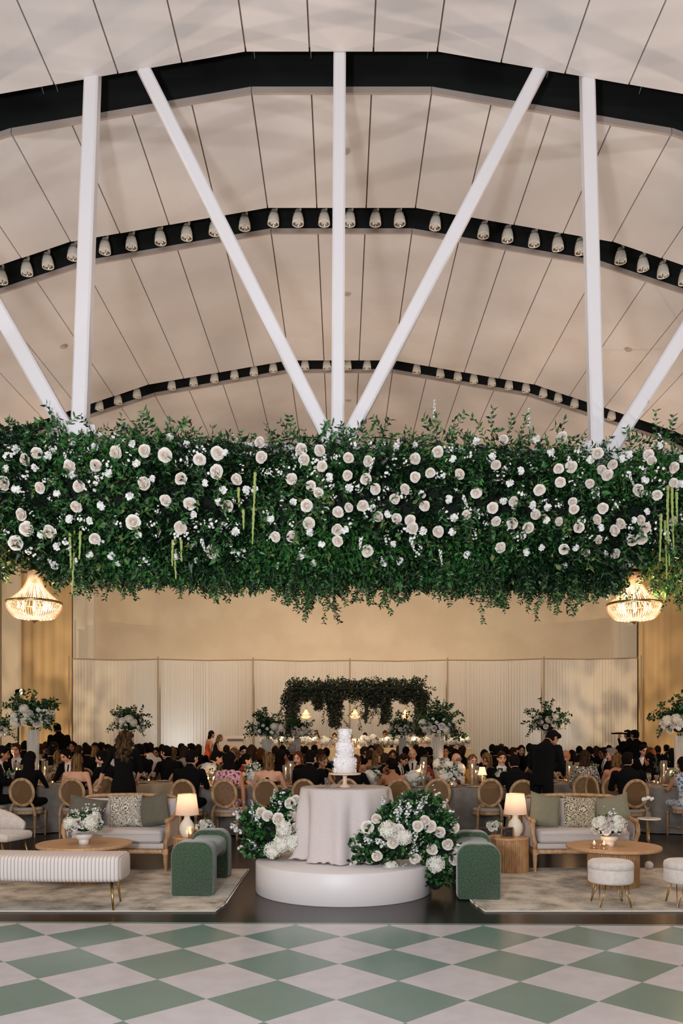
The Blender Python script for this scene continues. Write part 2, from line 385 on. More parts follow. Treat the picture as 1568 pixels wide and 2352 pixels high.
# bell-shaped ceiling spotlights
m_can = mat('white_lamp_enamel', (222, 212, 198), 0.45); m_refl = mat('lamp_reflector', (150, 142, 130), 0.3, 1.0)
m_hole = mat('vent_hole', (40, 34, 30), 0.8)
def make_can():
    t = thing('ceiling_spotlight', (0, 0, 0), None, None)
    MB().lathe([(.0, .135), (.024, .132), (.040, .11), (.058, .06), (.075, 0), (.082, -.06), (.082, -.1), (.072, -.1), (.07, -.06), (.05, -.01), (0, 0)], 16, cap=False).build('housing', m_can, t, True)
    MB().lathe([(.069, -.09), (.055, -.05), (.02, -.025), (0, -.02)], 14, cap=False).build('reflector', m_refl, t, True)
    MB().box((0, -.075, -.112), (.055, .03, .035)).build('tab', m_can, t)
    MB().box((.03, 0, .15), (.03, .03, .05)).build('bracket', m_can, t)
    vb = MB()
    for k in range(8):
        a = pi+pi*(k+.5)/8; vb.box((.063*cos(a), .063*sin(a), .062), (.010, .010, .007), rz=a)
    vb.build('vent_holes', m_hole, t)
    return t
can0 = make_can()
S1 = [(2, 645), (60, 622), (108, 605), (167, 583), (240, 569), (301, 559), (367, 548), (428, 537), (492, 528), (561, 515), (628, 504), (684, 503), (744, 504), (803, 504), (862, 504), (917, 504), (1000, 514), (1111, 532), (1166, 542), (1227, 551), (1281, 560), (1333, 568), (1426, 590), (1477, 608), (1523, 625), (1572, 645)]
S2 = [(228, 938), (270, 925), (314, 910), (394, 888), (444, 879), (492, 870), (538, 862), (583, 855), (627, 848), (700, 841), (750, 840), (798, 840), (843, 840), (957, 848), (1011, 855), (1051, 863), (1088, 871), (1129, 878), (1169, 883), (1208, 890), (1248, 901), (1282, 911), (1320, 924), (1405, 953), (1447, 968)]
ords = ['first', 'second', 'third', 'fourth', 'fifth', 'sixth', 'seventh', 'eighth', 'ninth', 'tenth', 'eleventh', 'twelfth', 'thirteenth', 'fourteenth']
first = True
for S, Z, nm, grp in ((S1, 11.05, 'nearer', 'spotlights in the nearer ceiling slot'), (S2, 15.4, 'farther', 'spotlights in the farther ceiling slot')):
    left = [s for s in S if s[0] < 775][::-1]; right = [s for s in S if s[0] > 775]
    for side, lst in (('left', left), ('right', right)):
        for k, (px, py) in enumerate(lst):
            o = can0 if first else copy_tree(can0); first = False
            x = GX(px, Z); o.location = (x, Z+.02, cz(x)+.03); o.scale = (.95, .95, .86); o.rotation_euler = (radians(3), radians(RN.uniform(-5, 5)), 0)
            tag(o, 'white bell-shaped spotlight in the %s slot, %s %s of the centre post' % (nm, ords[k], side), 'ceiling light', grp)

# checkered dance floor
m_tw = mat('white_floor_tile', (210, 205, 208), 0.26, rgb2=(203, 198, 200), scale=6, coords='Object')
m_tg = mat('sage_green_floor_tile', (112, 140, 130), 0.22, rgb2=(118, 144, 134), scale=2.5)
df = thing('dance_floor', (0, 6.56, 0), 'glossy checkered dance floor of sage green and white diamond tiles', 'dance floor', rz=-.020)
D = .786; hD = D/2; ylim = .418; yb0 = -5.6; xl = 5.6
def clip(poly, f):
    out = []
    for i in range(len(poly)):
        a, b = poly[i], poly[(i+1) % len(poly)]; fa, fb = f(a), f(b)
        if fa >= 0: out.append(a)
        if fa*fb < 0: t = fa/(fa-fb); out.append((a[0]+(b[0]-a[0])*t, a[1]+(b[1]-a[1])*t))
    return out
for i in range(-16, 17):
    for j in range(-16, 4):
        if (i+j) % 2 == 0: continue
        cx_, cy_ = i*hD, j*hD
        e = hD-.0008; poly = [(cx_-e, cy_), (cx_, cy_-e), (cx_+e, cy_), (cx_, cy_+e)]
        poly = clip(poly, lambda p: ylim-p[1]); 
        if len(poly) > 2: poly = clip(poly, lambda p: p[1]-yb0)
        if len(poly) > 2: poly = clip(poly, lambda p: xl-abs(p[0]))
        if len(poly) < 3: continue
        green = (i % 2 != 0)
        mb = MB(); n = len(poly); mb.add([(x, y, 0) for x, y in poly]+[(x, y, .008) for x, y in poly], [tuple(range(n-1, -1, -1)), tuple(range(n, 2*n))]+[(a, (a+1) % n, n+(a+1) % n, n+a) for a in range(n)])
        if cy_ < -4.2 and False: continue
        mb.build('tile', m_tg if green else m_tw, df)
MB().box((0, ylim+.03, .004), (2*xl, .058, .008)).build('border_strip', m_tg, df)
# ================================================================ flowers and leaves
m_leafd = mat('deep_green_shaded_leaf', (10, 32, 16), 0.45, rgb2=(22, 58, 27), scale=14, trans=0.15)  # deep leaf green, darkened further to stand in for shadow gaps
m_leafm = mat('mid_green_leaf', (44, 98, 46), 0.42, rgb2=(74, 128, 62), scale=14, trans=0.2)
m_leafy = mat('olive_green_leaf', (112, 124, 62), 0.5, rgb2=(134, 142, 82), scale=14, trans=0.25)
m_core = mat('dark_shade_green', (9, 16, 9), 0.95, rgb2=(15, 25, 13), scale=30)  # near-black green with the shade among leaves put into the colour
m_stem = mat('green_stem', (72, 92, 50), 0.6)
m_rose = mat('cream_white_petal', (240, 230, 220), 0.55, rgb2=(246, 240, 234), scale=12, trans=0.12)
m_rosec = mat('blush_rose_heart', (240, 224, 208), 0.6, trans=0.12)
m_white = mat('pure_white_petal', (244, 242, 238), 0.55, trans=0.12)
m_hyd = mat('hydrangea_petal', (244, 240, 232), 0.6, rgb2=(236, 234, 216), scale=9, trans=0.12)
m_amar = mat('amaranthus_green', (150, 164, 92), 0.7)
LEAFM = [m_leafd, m_leafm, m_leafy]

def petal(mb, M, w, h, curl, cup, mi=0, n=3):
    vs = []; fs = []
    for i in range(n+1):
        t = i/n; ww = w*(0.35+0.65*sin(pi*min(1, t*0.85+0.12)))
        for j in range(3):
            u = (j-1); vs.append(M @ Vector((u*ww, cup*(1-abs(u))*-1*w + curl*t*t*h*0.5 - (0 if u == 0 else .0), h*t)))
    for i in range(n):
        for j in range(2): fs.append((i*3+j, i*3+j+1, (i+1)*3+j+1, (i+1)*3+j))
    mb.add(vs, fs, mi)
def rose_mesh(name, r, open_=1.0, seed=0, mats=None):
    """faces +Z, centre at origin, outer radius r: nested cupped petals round a spiral heart"""
    rnd = random.Random(seed); mb = MB()
    for k, (n, R_, zt, z0, fl, mi) in enumerate([(3, .13, .40, -.2, .02, 1), (3, .27, .42, -.25, .05, 1), (4, .42, .38, -.3, .10, 1), (5, .56, .26, -.4, .17, 0), (5, .68, .10, -.45, .24, 0), (6, .76, -.10, -.5, .27, 0)]):
        for i in range(n):
            a0 = 2*pi*i/n+k*.9+rnd.uniform(-.15, .15); w = pi/n*1.42; vs = []; fs = []; zz = zt+rnd.uniform(-.04, .04); ff = fl*rnd.uniform(.8, 1.25)*open_
            for p in range(4):
                v = p/3
                for q in range(5):
                    u = q/2-1; rad = R_*(sin(min(1, v+.12)*pi/2)**.6)*(1+.07*u)+ff*v**3*(1-.35*u*u); z = z0+(zz-z0)*v-(.10+.10*open_)*(v**4)*ff*2-.16*u*u*v*R_*1.6
                    vs.append((r*rad*cos(a0+u*w), r*rad*sin(a0+u*w), r*z))
            for p in range(3):
                for q in range(4): fs.append((p*5+q, p*5+q+1, (p+1)*5+q+1, (p+1)*5+q))
            mb.add(vs, fs, mi)
    mb.ell((0, 0, -r*.28), (r*.5, r*.5, r*.35), 8, 5, 0)
    return mb.mesh(name, mats or [m_rose, m_rosec], True)
def carn_mesh(name, r, seed=0):
    rnd = random.Random(seed); mb = MB()
    for k in range(26):
        z = rnd.uniform(-.1, 1); a = rnd.uniform(0, 2*pi); s = sqrt(max(0, 1-z*z)); d = Vector((s*cos(a), s*sin(a), z))
        q = d.to_track_quat('Z', 'Y').to_matrix().to_4x4()
        M = Matrix.Translation(d*r*.35) @ q @ Matrix.Rotation(rnd.uniform(0, 6), 4, 'Z')
        petal(mb, M, r*.34, r*.62, .5, .2, 0, 2)
    mb.ell((0, 0, 0), (r*.55, r*.55, r*.5), 8, 5)
    return mb.mesh(name, [m_white])
def floret(mb, c, d, r, mi=0, n=4, tw=0):
    d = Vector(d).normalized(); a = d.cross(Vector((.3, .5, .81))).normalized(); b = d.cross(a); c = Vector(c)
    for k in range(n):
        t = 2*pi*k/n+tw; u = a*cos(t)+b*sin(t); v = d.cross(u)
        mb.add([c, c+u*r*.6+v*r*.42+d*r*.1, c+u*r+d*r*.25, c+u*r*.6-v*r*.42+d*r*.1], [(0, 1, 2, 3)], mi)
def hydra_mesh(name, r, seed=0, n=95):
    rnd = random.Random(seed); mb = MB(); mb.ell((0, 0, 0), (r*.7, r*.7, r*.6), 10, 6)
    for k in range(n):
        z = 1-1.7*(k+.5)/n; a = k*2.39996; s = sqrt(max(0, 1-z*z)); d = Vector((s*cos(a), s*sin(a), z)); rr = r*rnd.uniform(.80, 1.04)
        floret(mb, Vector((d.x*rr, d.y*rr, d.z*rr*.85)), d+Vector((rnd.uniform(-.35, .35), rnd.uniform(-.35, .35), rnd.uniform(-.35, .35))), r*.30, tw=rnd.random()*2)
    return mb.mesh(name, [m_hyd])
def spike_mesh(name, L, seed=0, fr=.016, n=26):
    """blossom spike along +Z"""
    rnd = random.Random(seed); mb = MB(); mb.tube([(0, 0, 0), (L*.03, 0, L*.5), (L*.08, L*.03, L)], [.003, .0025, .0015], 5, 1)
    for k in range(n):
        t = .25+.75*k/n; a = k*2.4; d = Vector((cos(a), sin(a), .35)); c = Vector((L*.08*t*t, L*.03*t*t, L*t))+d*fr*(.9*(1.15-t)+.2)
        floret(mb, c, d, fr*(1.25-.75*t), tw=rnd.random()*2, n=5)
    for k in range(5):
        t = .1+.12*k; a = k*2.4; leaf(mb, Vector((0, 0, L*t)), Vector((cos(a), sin(a), .5)), .05, .014, 1)
    return mb.mesh(name, [m_white, m_stem])
def leaf(mb, c, d, L, w, mi=0, fold=.25):
    d = Vector(d).normalized(); s = d.cross(Vector((.2, .1, 1))).normalized(); u = s.cross(d); c = Vector(c)
    mb.add([c, c+d*L*.45+s*w+u*w*fold, c+d*L+u*(-L*.08), c+d*L*.45-s*w+u*w*fold, c+d*L*.45], [(0, 4, 1), (4, 2, 1), (0, 3, 4), (4, 3, 2)], mi)
def clus_mesh(name, seed=0, n=9, sp=.05, fr=.015):
    rnd = random.Random(seed); mb = MB()
    for k in range(n):
        c = Vector((rnd.gauss(0, sp*.55), rnd.gauss(0, sp*.8), rnd.gauss(0, sp*.3)))
        mb.tube([(0, 0, -sp), c], .0015, 3, 1); floret(mb, c, (c.x*4, c.y*4, .08), fr*rnd.uniform(.8, 1.2), n=5, tw=rnd.random())
        floret(mb, c+Vector((.004, 0, .004)), (c.x*4-.03, c.y*4, .08), fr*.7, n=5, tw=rnd.random())
    return mb.mesh(name, [m_white, m_stem])
ROSE = [rose_mesh('rose_bloom', .052, 1.0, 1), rose_mesh('rose_bloom', .052, 1.15, 2), rose_mesh('rose_bloom', .052, .8, 3)]
CARN = [carn_mesh('carnation_bloom', .040, 1), carn_mesh('carnation_bloom', .040, 2)]
HYD = [hydra_mesh('hydrangea_head', .085, 1), hydra_mesh('hydrangea_head', .085, 2, 90)]
SPK = [spike_mesh('blossom_spike', .30, 1), spike_mesh('blossom_spike', .22, 2, .018, 20)]
CLU = [clus_mesh('blossom_cluster', s) for s in (1, 2, 3)]

def leaves_np(c, d, L, w, seed=0):
    """c,d (n,3) centres and directions, L,w (n,) -> verts, quads as two folded tris"""
    n = len(c); d = d/np.linalg.norm(d, axis=1, keepdims=True)
    rr = np.random.RandomState(seed).normal(size=(n, 3)); s = np.cross(d, rr); s /= np.linalg.norm(s, axis=1, keepdims=True)+1e-9; u = np.cross(s, d)
    L = L[:, None]; w = w[:, None]
    V = np.stack([c, c+d*L*.42+s*w+u*w*.35, c+d*L-u*L*.1, c+d*L*.42-s*w+u*w*.35], 1).reshape(-1, 3)
    b = np.arange(n)[:, None]*4
    Fc = np.concatenate([b+np.array([0, 1, 2]), b+np.array([0, 2, 3])], 0)
    return V, Fc
def foliage(name, c, d, L, w, mi, parent, mats=None, seed=0):
    V, Fc = leaves_np(c, d, L, w, seed); me = rough_mesh(V, Fc, name, mats or LEAFM, np.concatenate([mi, mi]))
    o = place(name, me, parent); o['kind'] = 'stuff'; return o
def vine_pts(p, d, L, n, rnd, sagz=-.6, wob=.25):
    pts = [Vector(p)]; d = Vector(d).normalized()
    for i in range(n):
        d = (d + Vector((rnd.uniform(-wob, wob), rnd.uniform(-wob, wob), rnd.uniform(-wob, wob)+sagz*.12))).normalized(); pts.append(pts[-1]+d*L/n)
    return pts
def add_vine(C, Dd, Ls, Ws, Mi, mbs, p, d, L, rnd, leafL=.05, leafW=.011, gap=.028, mi=None, sagz=-.6, wob=.25):
    n = max(3, int(L/.05)); pts = vine_pts(p, d, L, n, rnd, sagz, wob); mbs.tube(pts, .0022, 3)
    k = int(L/gap)
    for i in range(k):
        t = (i+.5)/k*n; a = int(t); q = pts[a].lerp(pts[min(a+1, n)], t-a); dr = (pts[min(a+1, n)]-pts[a]).normalized()
        sd = dr.cross(Vector((rnd.uniform(-1, 1), rnd.uniform(-1, 1), rnd.uniform(-1, 1)))).normalized()
        for s in (1, -1):
            C.append(q); Dd.append(dr*.6+sd*s); Ls.append(leafL*rnd.uniform(.7, 1.2)); Ws.append(leafW*rnd.uniform(.8, 1.2)); Mi.append(rnd.choice(mi or [0, 1]))

# ---- the hanging garland
gar = thing('floral_garland', (0, 8, 3.75), 'huge hanging hedge of dark greenery and white roses across the hall', 'floral garland')
def gc(x): return (x*.095, (0.02*sin(x*1.7)))            # local y offset, z offset of the centreline
GD, GH = .42, .62                                         # half depth, half height
def sup(a, ex=.55):
    c_, s_ = cos(a), sin(a); return (abs(c_)**ex*(1 if c_ > 0 else -1), abs(s_)**ex*(1 if s_ > 0 else -1))
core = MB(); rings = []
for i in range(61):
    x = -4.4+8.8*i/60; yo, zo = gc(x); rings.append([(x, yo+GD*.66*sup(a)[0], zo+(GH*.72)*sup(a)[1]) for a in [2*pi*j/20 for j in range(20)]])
core.loft(rings).build('light_block_core', m_core, gar, True)  # added dark solid that blocks light through the hedge
n = 96000; X = NR.uniform(-4.5, 4.5, n); A = NR.uniform(0, 2*pi, n)
# bias towards front (-y) and bottom
A = np.where(NR.rand(n) < .62, NR.uniform(pi*.72, pi*1.85, n), A)
cc, ss = np.cos(A), np.sin(A); ex = .6
uy = np.sign(cc)*np.abs(cc)**ex; uz = np.sign(ss)*np.abs(ss)**ex
nzv = np.array([noise.noise(Vector((x*2.2, a*2, 1.3))) for x, a in zip(X, A)])
rad = np.maximum(.80, NR.uniform(.80, 1.04, n)+.15*nzv)
bot = (uz < -.6); rad = np.where(bot & (NR.rand(n) < .5), rad+NR.uniform(0, .16, n), rad)
Cn = np.stack([X, X*.095+GD*uy*rad, .02*np.sin(X*1.7)+GH*uz*rad], 1)
Dn = np.stack([NR.normal(0, .7, n), uy*.8+NR.normal(0, .45, n), uz*.3-.55+NR.normal(0, .5, n)], 1)
zone = np.array([noise.noise(Vector((x*1.1+7, c*1.6, 4.2))) for x, c in zip(X, Cn[:, 2])])
pm = np.clip(.28+zone*1.0, .04, .8); mi = (NR.rand(n) < pm).astype(int); ol = np.where((np.abs(X) > 3.0) & (Cn[:, 2] < -.15), .35, .04); mi = np.where((NR.rand(n) < ol), 2, mi)
Ll = NR.uniform(.032, .072, n); big = NR.rand(n) < .10; Ll = np.where(big, Ll*1.6, Ll); Wl = Ll*NR.uniform(.16, .30, n)
keep = ~((np.minimum(np.abs(X+2.97), np.abs(X-3.01)) < .24) & (Cn[:, 2] < -.50))
foliage('foliage', Cn[keep], Dn[keep], Ll[keep], Wl[keep], mi[keep], gar, seed=1)
C, Dd, Ls, Ws, Mi = [], [], [], [], []; stems = MB(); rv = random.Random(3)
def low(px): # how far the fringe hangs below, by column of the photograph
    pts = [(0, .02), (200, .05), (215, .18), (240, .04), (420, .03), (560, .03), (640, .06), (690, .30), (730, .36), (765, .26), (800, .10), (850, .20), (900, .08), (960, .07), (1010, .10), (1100, .14), (1180, .12), (1280, .18), (1350, .10), (1420, .08), (1568, .05)]
    for (a, u), (b, v) in zip(pts, pts[1:]):
        if a <= px <= b: return u+(v-u)*(px-a)/(b-a)
    return .05
for k in range(680):
    x = rv.uniform(-3.7, 3.7); yo, zo = gc(x); px = CX+x*FPX/8.0
    if min(abs(x+2.97), abs(x-3.01)) < .26 and k % 12: continue
    cl = max(0, noise.noise(Vector((x*3.1, 2.2, 0)))+.25); L = rv.uniform(.05, .16)+cl*rv.uniform(.1, .32)+low(px)*rv.uniform(.2, 1.15)
    add_vine(C, Dd, Ls, Ws, Mi, stems, (x, yo+rv.uniform(-.36, .30), zo-GH*rv.uniform(.80, .97)), (rv.uniform(-.35, .35), rv.uniform(-.35, .2), -1), L, rv, leafL=.045, leafW=.011, gap=.024, mi=[0, 0, 1])
tops = [(60, 965), (155, 935), (120, 950), (45, 970), (330, 960), (380, 945), (400, 955), (440, 965), (480, 985), (520, 995), (560, 995), (690, 960), (700, 950), (735, 965), (820, 960), (825, 965), (885, 965), (930, 985), (965, 965), (985, 955), (1030, 960), (1040, 960), (1130, 955), (1150, 955), (1165, 965), (1190, 985), (1280, 970), (1300, 975), (1250, 990), (1490, 960), (1497, 965), (1440, 990), (1530, 990), (270, 960), (300, 985), (1350, 1000), (620, 990), (1090, 985)]
for px, py in tops:
    for q in range(2):
        Z = tZ(px)-.1; tip = P(px, py, Z); base = Vector((tip.x+rv.uniform(-.12, .12)-0.0, Z-8, GH*.85)); L = max(.12, (tip.z-3.75-base.z)*1.15)
        add_vine(C, Dd, Ls, Ws, Mi, stems, (base.x, base.y, base.z), (rv.uniform(-.3, .3)+(tip.x-base.x), 0, 1), L, rv, leafL=.065, leafW=.015, gap=.04, mi=[0, 1, 1], sagz=-.5, wob=.3)
for k in range(170):     # short sprays that roughen the top edge and the front
    x = rv.uniform(-3.7, 3.7); yo, zo = gc(x)
    add_vine(C, Dd, Ls, Ws, Mi, stems, (x, yo+rv.uniform(-.35, .2), zo+GH*.85), (rv.uniform(-.7, .7), -.3, 1), rv.uniform(.1, .26), rv, mi=[0, 1], sagz=-1.2)
for k in range(230):
    x = rv.uniform(-3.7, 3.7); yo, zo = gc(x)
    add_vine(C, Dd, Ls, Ws, Mi, stems, (x, yo-GD*.98, zo+rv.uniform(-.6, .6)*GH), (rv.uniform(-.7, .7), -.6, -.5), rv.uniform(.12, .32), rv, leafL=.06, leafW=.013, mi=[1, 1, 0, 2] if k % 4 == 0 else [0, 1], sagz=-1.6)
foliage('leafy_tendrils', np.array([tuple(v) for v in C]), np.array([tuple(v) for v in Dd]), np.array(Ls), np.array(Ws), np.array(Mi), gar, seed=2)
o = stems.build('tendril_stems', m_stem, gar); o['kind'] = 'stuff'

def Zf(px, py):                                        # front surface of the hedge
    x = (px-CX)*7.6/FPX; z = EYE-(py-HY)*7.6/FPX-3.75; t = max(-1, min(1, z/GH)); return 8+x*.095-GD*(1-abs(t)**3.2)**.4-.03
def R1(l, ox): return [(ox+x*.3508, 900+y*.3508) for x, y in l]
bigs = R1([(15, 598), (240, 400), (155, 445), (645, 310), (750, 400), (450, 490), (630, 480), (510, 615), (255, 628), (495, 755), (133, 805), (168, 897), (320, 918), (620, 960), (100, 993), (940, 383), (1080, 418), (938, 600), (1180, 565), (1080, 712), (1243, 735), (870, 850), (1183, 890), (1382, 1042), (1545, 575), (1425, 398), (1305, 440), (1410, 525), (1488, 747), (805, 238), (360, 280)], 0) \
  + R1([(270, 330), (280, 425), (372, 950), (487, 950), (580, 745), (600, 865), (785, 790), (785, 905), (790, 975), (848, 545), (685, 487), (565, 445), (480, 572), (655, 663), (610, 613), (967, 572), (950, 750), (1035, 638), (1162, 698), (1050, 820), (1355, 745), (1260, 843), (1440, 917), (980, 1040), (1290, 440), (1390, 528), (1288, 558), (1230, 635), (988, 455), (1440, 393), (855, 430), (670, 380), (550, 375), (1168, 833), (1275, 895), (855, 760)], 500) \
  + R1([(113, 537), (213, 660), (320, 762), (463, 722), (150, 805), (348, 850), (455, 860), (345, 480), (603, 805), (555, 890), (755, 500), (835, 493), (767, 587), (960, 600), (1045, 760), (1040, 512), (1075, 548), (1110, 478), (853, 770), (760, 850), (890, 890), (935, 1048), (790, 1027), (370, 1018), (1165, 862), (1300, 840), (1127, 905), (1280, 640), (1400, 675), (1510, 595), (1510, 850), (1345, 415), (1362, 450), (1515, 497), (1325, 895), (1300, 962), (1235, 975), (1130, 1063), (1012, 835), (1020, 970), (395, 312), (778, 298), (845, 720), (625, 640), (1010, 400)], 1018)
smalls = R1([(42, 503), (105, 635), (230, 497), (375, 668), (478, 545), (622, 360), (865, 342), (890, 465), (710, 530), (1000, 568), (665, 745), (590, 843), (457, 835), (585, 1063), (360, 1137), (373, 1013), (270, 935), (1220, 342), (1110, 297), (1345, 597), (1460, 645), (1430, 720), (1540, 915), (1267, 802), (850, 685), (1475, 400), (1150, 1080), (1290, 1105), (770, 1117), (905, 940), (315, 420), (110, 375), (730, 1075), (350, 380), (470, 330)], 0) \
  + R1([(190, 640), (240, 637), (345, 828), (540, 1070), (680, 1000), (605, 920), (730, 560), (860, 628), (1115, 800), (1340, 912), (1335, 672), (1290, 350), (1190, 330), (1165, 362), (1090, 1120), (1195, 1110), (830, 905), (1150, 995), (630, 1120), (495, 720), (1010, 760)], 500) \
  + R1([(55, 915), (70, 825), (35, 705), (60, 437), (213, 322), (435, 600), (393, 713), (580, 740), (683, 755), (673, 842), (503, 517), (605, 308), (700, 395), (1030, 890), (1055, 1060), (865, 1020), (545, 1050), (155, 1068), (520, 940), (790, 1137), (125, 1180), (1330, 785), (1245, 840), (1318, 580), (1220, 412), (1165, 440), (1415, 352), (1215, 1125), (640, 1020), (960, 445), (1560, 440), (1555, 600), (320, 425)], 1018)
clus = R1([(160, 555), (625, 545), (620, 600), (830, 455), (600, 600), (520, 835), (1150, 940), (1220, 930), (1380, 880), (1430, 860), (180, 1050), (330, 380), (60, 425), (20, 420), (740, 300), (500, 280), (1200, 450), (1360, 530), (760, 860), (1530, 300), (500, 1110), (1280, 390), (1340, 380), (1000, 870), (640, 980), (420, 980), (240, 1080), (950, 1100), (1180, 1070), (560, 280), (700, 470)], 0) \
  + R1([(410, 530), (465, 490), (705, 600), (700, 780), (870, 860), (480, 870), (1000, 770), (1070, 690), (1110, 530), (1160, 460), (1230, 460), (1470, 545), (700, 440), (640, 450), (770, 430), (420, 730), (1100, 970), (1310, 1060), (1230, 900), (1290, 950), (1200, 680), (1180, 1250), (140, 1060), (90, 1030), (20, 1140), (900, 350), (1000, 340), (640, 540), (920, 630), (740, 610), (560, 400)], 500) \
  + R1([(215, 820), (240, 790), (440, 910), (480, 950), (520, 670), (760, 740), (980, 960), (1370, 860), (1390, 900), (1220, 890), (50, 370), (190, 400), (420, 480), (350, 560), (850, 620), (1310, 500), (1220, 530), (1180, 430), (900, 540), (310, 430), (1420, 590), (1450, 640), (990, 650), (1120, 760), (1320, 660), (180, 780), (20, 540), (920, 840), (1470, 930), (1440, 510), (30, 800), (890, 390), (1450, 350)], 1018)
def put(me, nm, px, py, parent, pz, out, zs, sz=1, org=Vector((0, 8, 3.75)), tilt=.55):
    p = P(px, py, Zf(px, py)-out)-org
    d = Vector((RN.uniform(-tilt, tilt), -1, RN.uniform(-tilt, .25)+pz)).normalized()
    o = place(nm, me, parent, p, (d.to_track_quat('Z', 'Y') @ Matrix.Rotation(RN.uniform(0, 6), 3, 'Z').to_quaternion()).to_euler(), sz); return o
for px, py in bigs: put(RN.choice(ROSE), 'rose', px, py, gar, -.15, .055, 0, RN.uniform(.86, 1.10)*(1.14 if px < 560 else 1.0))
for px, py in smalls: put(RN.choice(CARN), 'carnation', px, py, gar, -.15, .05, 0, RN.uniform(.85, 1.1))
for px, py in clus: put(RN.choice(CLU), 'blossom_cluster', px, py, gar, -.1, .05, 0, RN.uniform(.8, 1.15))
for k in range(90): put(RN.choice(CLU), 'blossom_cluster', RN.uniform(0, 1568), RN.uniform(1000, 1290), gar, -.1, .04, 0, RN.uniform(.5, .8))
for k in range(44): put(RN.choice(ROSE) if k % 2 else RN.choice(CARN), 'rose' if k % 2 else 'carnation', CX+(1 if k % 4 < 2 else -1)*RN.uniform(805, 990), RN.uniform(1010, 1270), gar, -.1, .05, 0, RN.uniform(.85, 1.1))
for px, py, dn_ in [(130, 1020, 1), (145, 1050, 0), (350, 975, 1), (1000, 965, 1), (1215, 985, 1), (510, 1310, 0), (1010, 1270, 0), (640, 1290, 0), (460, 1250, 0), (940, 1245, 0), (1265, 1310, 0), (1220, 1170, 0), (700, 1050, 0), (860, 1060, 0), (1370, 1130, 0), (1060, 1150, 0), (1440, 1100, 0), (1300, 1060, 0), (830, 1245, 0), (110, 1290, 0), (1530, 1240, 0)]:
    p = P(px, py, Zf(px, py)-.03)-Vector((0, 8, 3.75)); p.z += .08*(1 if not dn_ else -.6)
    place('blossom_spike', RN.choice(SPK), gar, p, Vector((RN.uniform(-.3, .3), -.25, 1 if dn_ else -1)).to_track_quat('Z', 'Y').to_euler(), RN.uniform(.6, .85))
def rope(px, y0, y1, seed):
    rnd = random.Random(seed); Z = Zf(px, (y0+y1)/2)-.07; a = P(px, y0, Z)-Vector((0, 8, 3.75)); L = (y1-y0)*Z/FPX; n = max(6, int(L/.02)); mb = MB()
    pts = [a+Vector((.010*sin(i*.09+seed)+.003*rnd.uniform(-1, 1), 0, -L*i/n)) for i in range(n+1)]
    mb.tube(pts, [.013*(1-.55*i/n)*(1+.3*(i % 2)) for i in range(n+1)], 6); mb.build('amaranthus_rope', m_amar, gar, True)
for i, (px, a, b) in enumerate([(160, 1225, 1305), (167, 1215, 1365), (182, 1220, 1285), (397, 1240, 1300), (405, 1235, 1330), (418, 1240, 1290), (548, 1120, 1165), (557, 1170, 1215), (583, 1085, 1180), (582, 1165, 1250), (1535, 1115, 1300), (1545, 1120, 1260), (1528, 1195, 1330), (1552, 1130, 1200), (1515, 1180, 1290)]): rope(px, a, b, i)

# ---- generic bouquets
def bouquet(root, c, rad, nl, flowers, mats=None, leafL=.05, leafW=.02, sprays=14, sprayL=.25, seed=0, mi=(0, 1), flat=1.0, updir=.5, core=True, nm='foliage', zr=(.95, -.30)):
    """c local centre, rad (rx,ry,rz); flowers = [(mesh,name,n,scale)] spread over the upper front"""
    rs = np.random.RandomState(seed+50); rnd = random.Random(seed+9); rad = Vector(rad); c = Vector(c)
    v = rs.normal(size=(nl, 3)); v /= np.linalg.norm(v, axis=1, keepdims=True); v[:, 2] = np.where(v[:, 2] < -.45, -v[:, 2], v[:, 2])
    rr = rs.uniform(.6, 1.0, nl)[:, None]; cn = v*rr*np.array(rad)+np.array(c); dn2 = v+rs.normal(0, .5, (nl, 3)); m = rs.choice(mi, nl)
    Lx = rs.uniform(.7, 1.2, nl)*leafL; C, Dd, Ls, Ws, Mi = [], [], [], [], []; st = MB()
    for k in range(sprays):
        a = rnd.uniform(0, 2*pi); e = rnd.uniform(-.25, 1); d = Vector((cos(a)*sqrt(1-min(e*e, .95)), sin(a)*sqrt(1-min(e*e, .95)), e*updir*2))
        add_vine(C, Dd, Ls, Ws, Mi, st, c+Vector((d.x*rad.x*.6, d.y*rad.y*.6, d.z*rad.z*.5)), d, sprayL*rnd.uniform(.6, 1.2)+rad.length*.15, rnd, leafL=leafL, leafW=leafW*.8, gap=leafL*.7, mi=list(mi), sagz=-.6, wob=.35)
    if C:
        cn = np.concatenate([cn, np.array([tuple(q) for q in C])]); dn2 = np.concatenate([dn2, np.array([tuple(q) for q in Dd])]); Lx = np.concatenate([Lx, Ls]); m = np.concatenate([m, Mi])
    foliage(nm, cn, dn2, Lx, Lx*leafW/leafL, m, root, mats, seed)
    if st.v: q = st.build('stems', m_stem, root); q['kind'] = 'stuff'
    if core: MB().ell(c, rad*.62, 12, 8).build('light_block_core', m_core, root, True)  # same kind of added dark filling behind the leaves
    k = 0; tot = sum(f[2] for f in flowers); order = list(range(tot)); rnd.shuffle(order)
    for me, name, n_, s in flowers:
        for i in range(n_):
            q = order[k]; k += 1; z = zr[0]+(zr[1]-zr[0])*(q+.5)/tot; a = q*2.39996+seed; sx = sqrt(max(0, 1-z*z)); d = Vector((sx*cos(a), sx*sin(a), z))
            p = c+Vector((d.x*rad.x, d.y*rad.y, d.z*rad.z))*rnd.uniform(.86, 1.02)
            place(name, rnd.choice(me) if isinstance(me, list) else me, root, p, (Vector(d)+Vector((0, 0, .25))).to_track_quat('Z', 'Y').to_euler(), s*rnd.uniform(.85, 1.15))
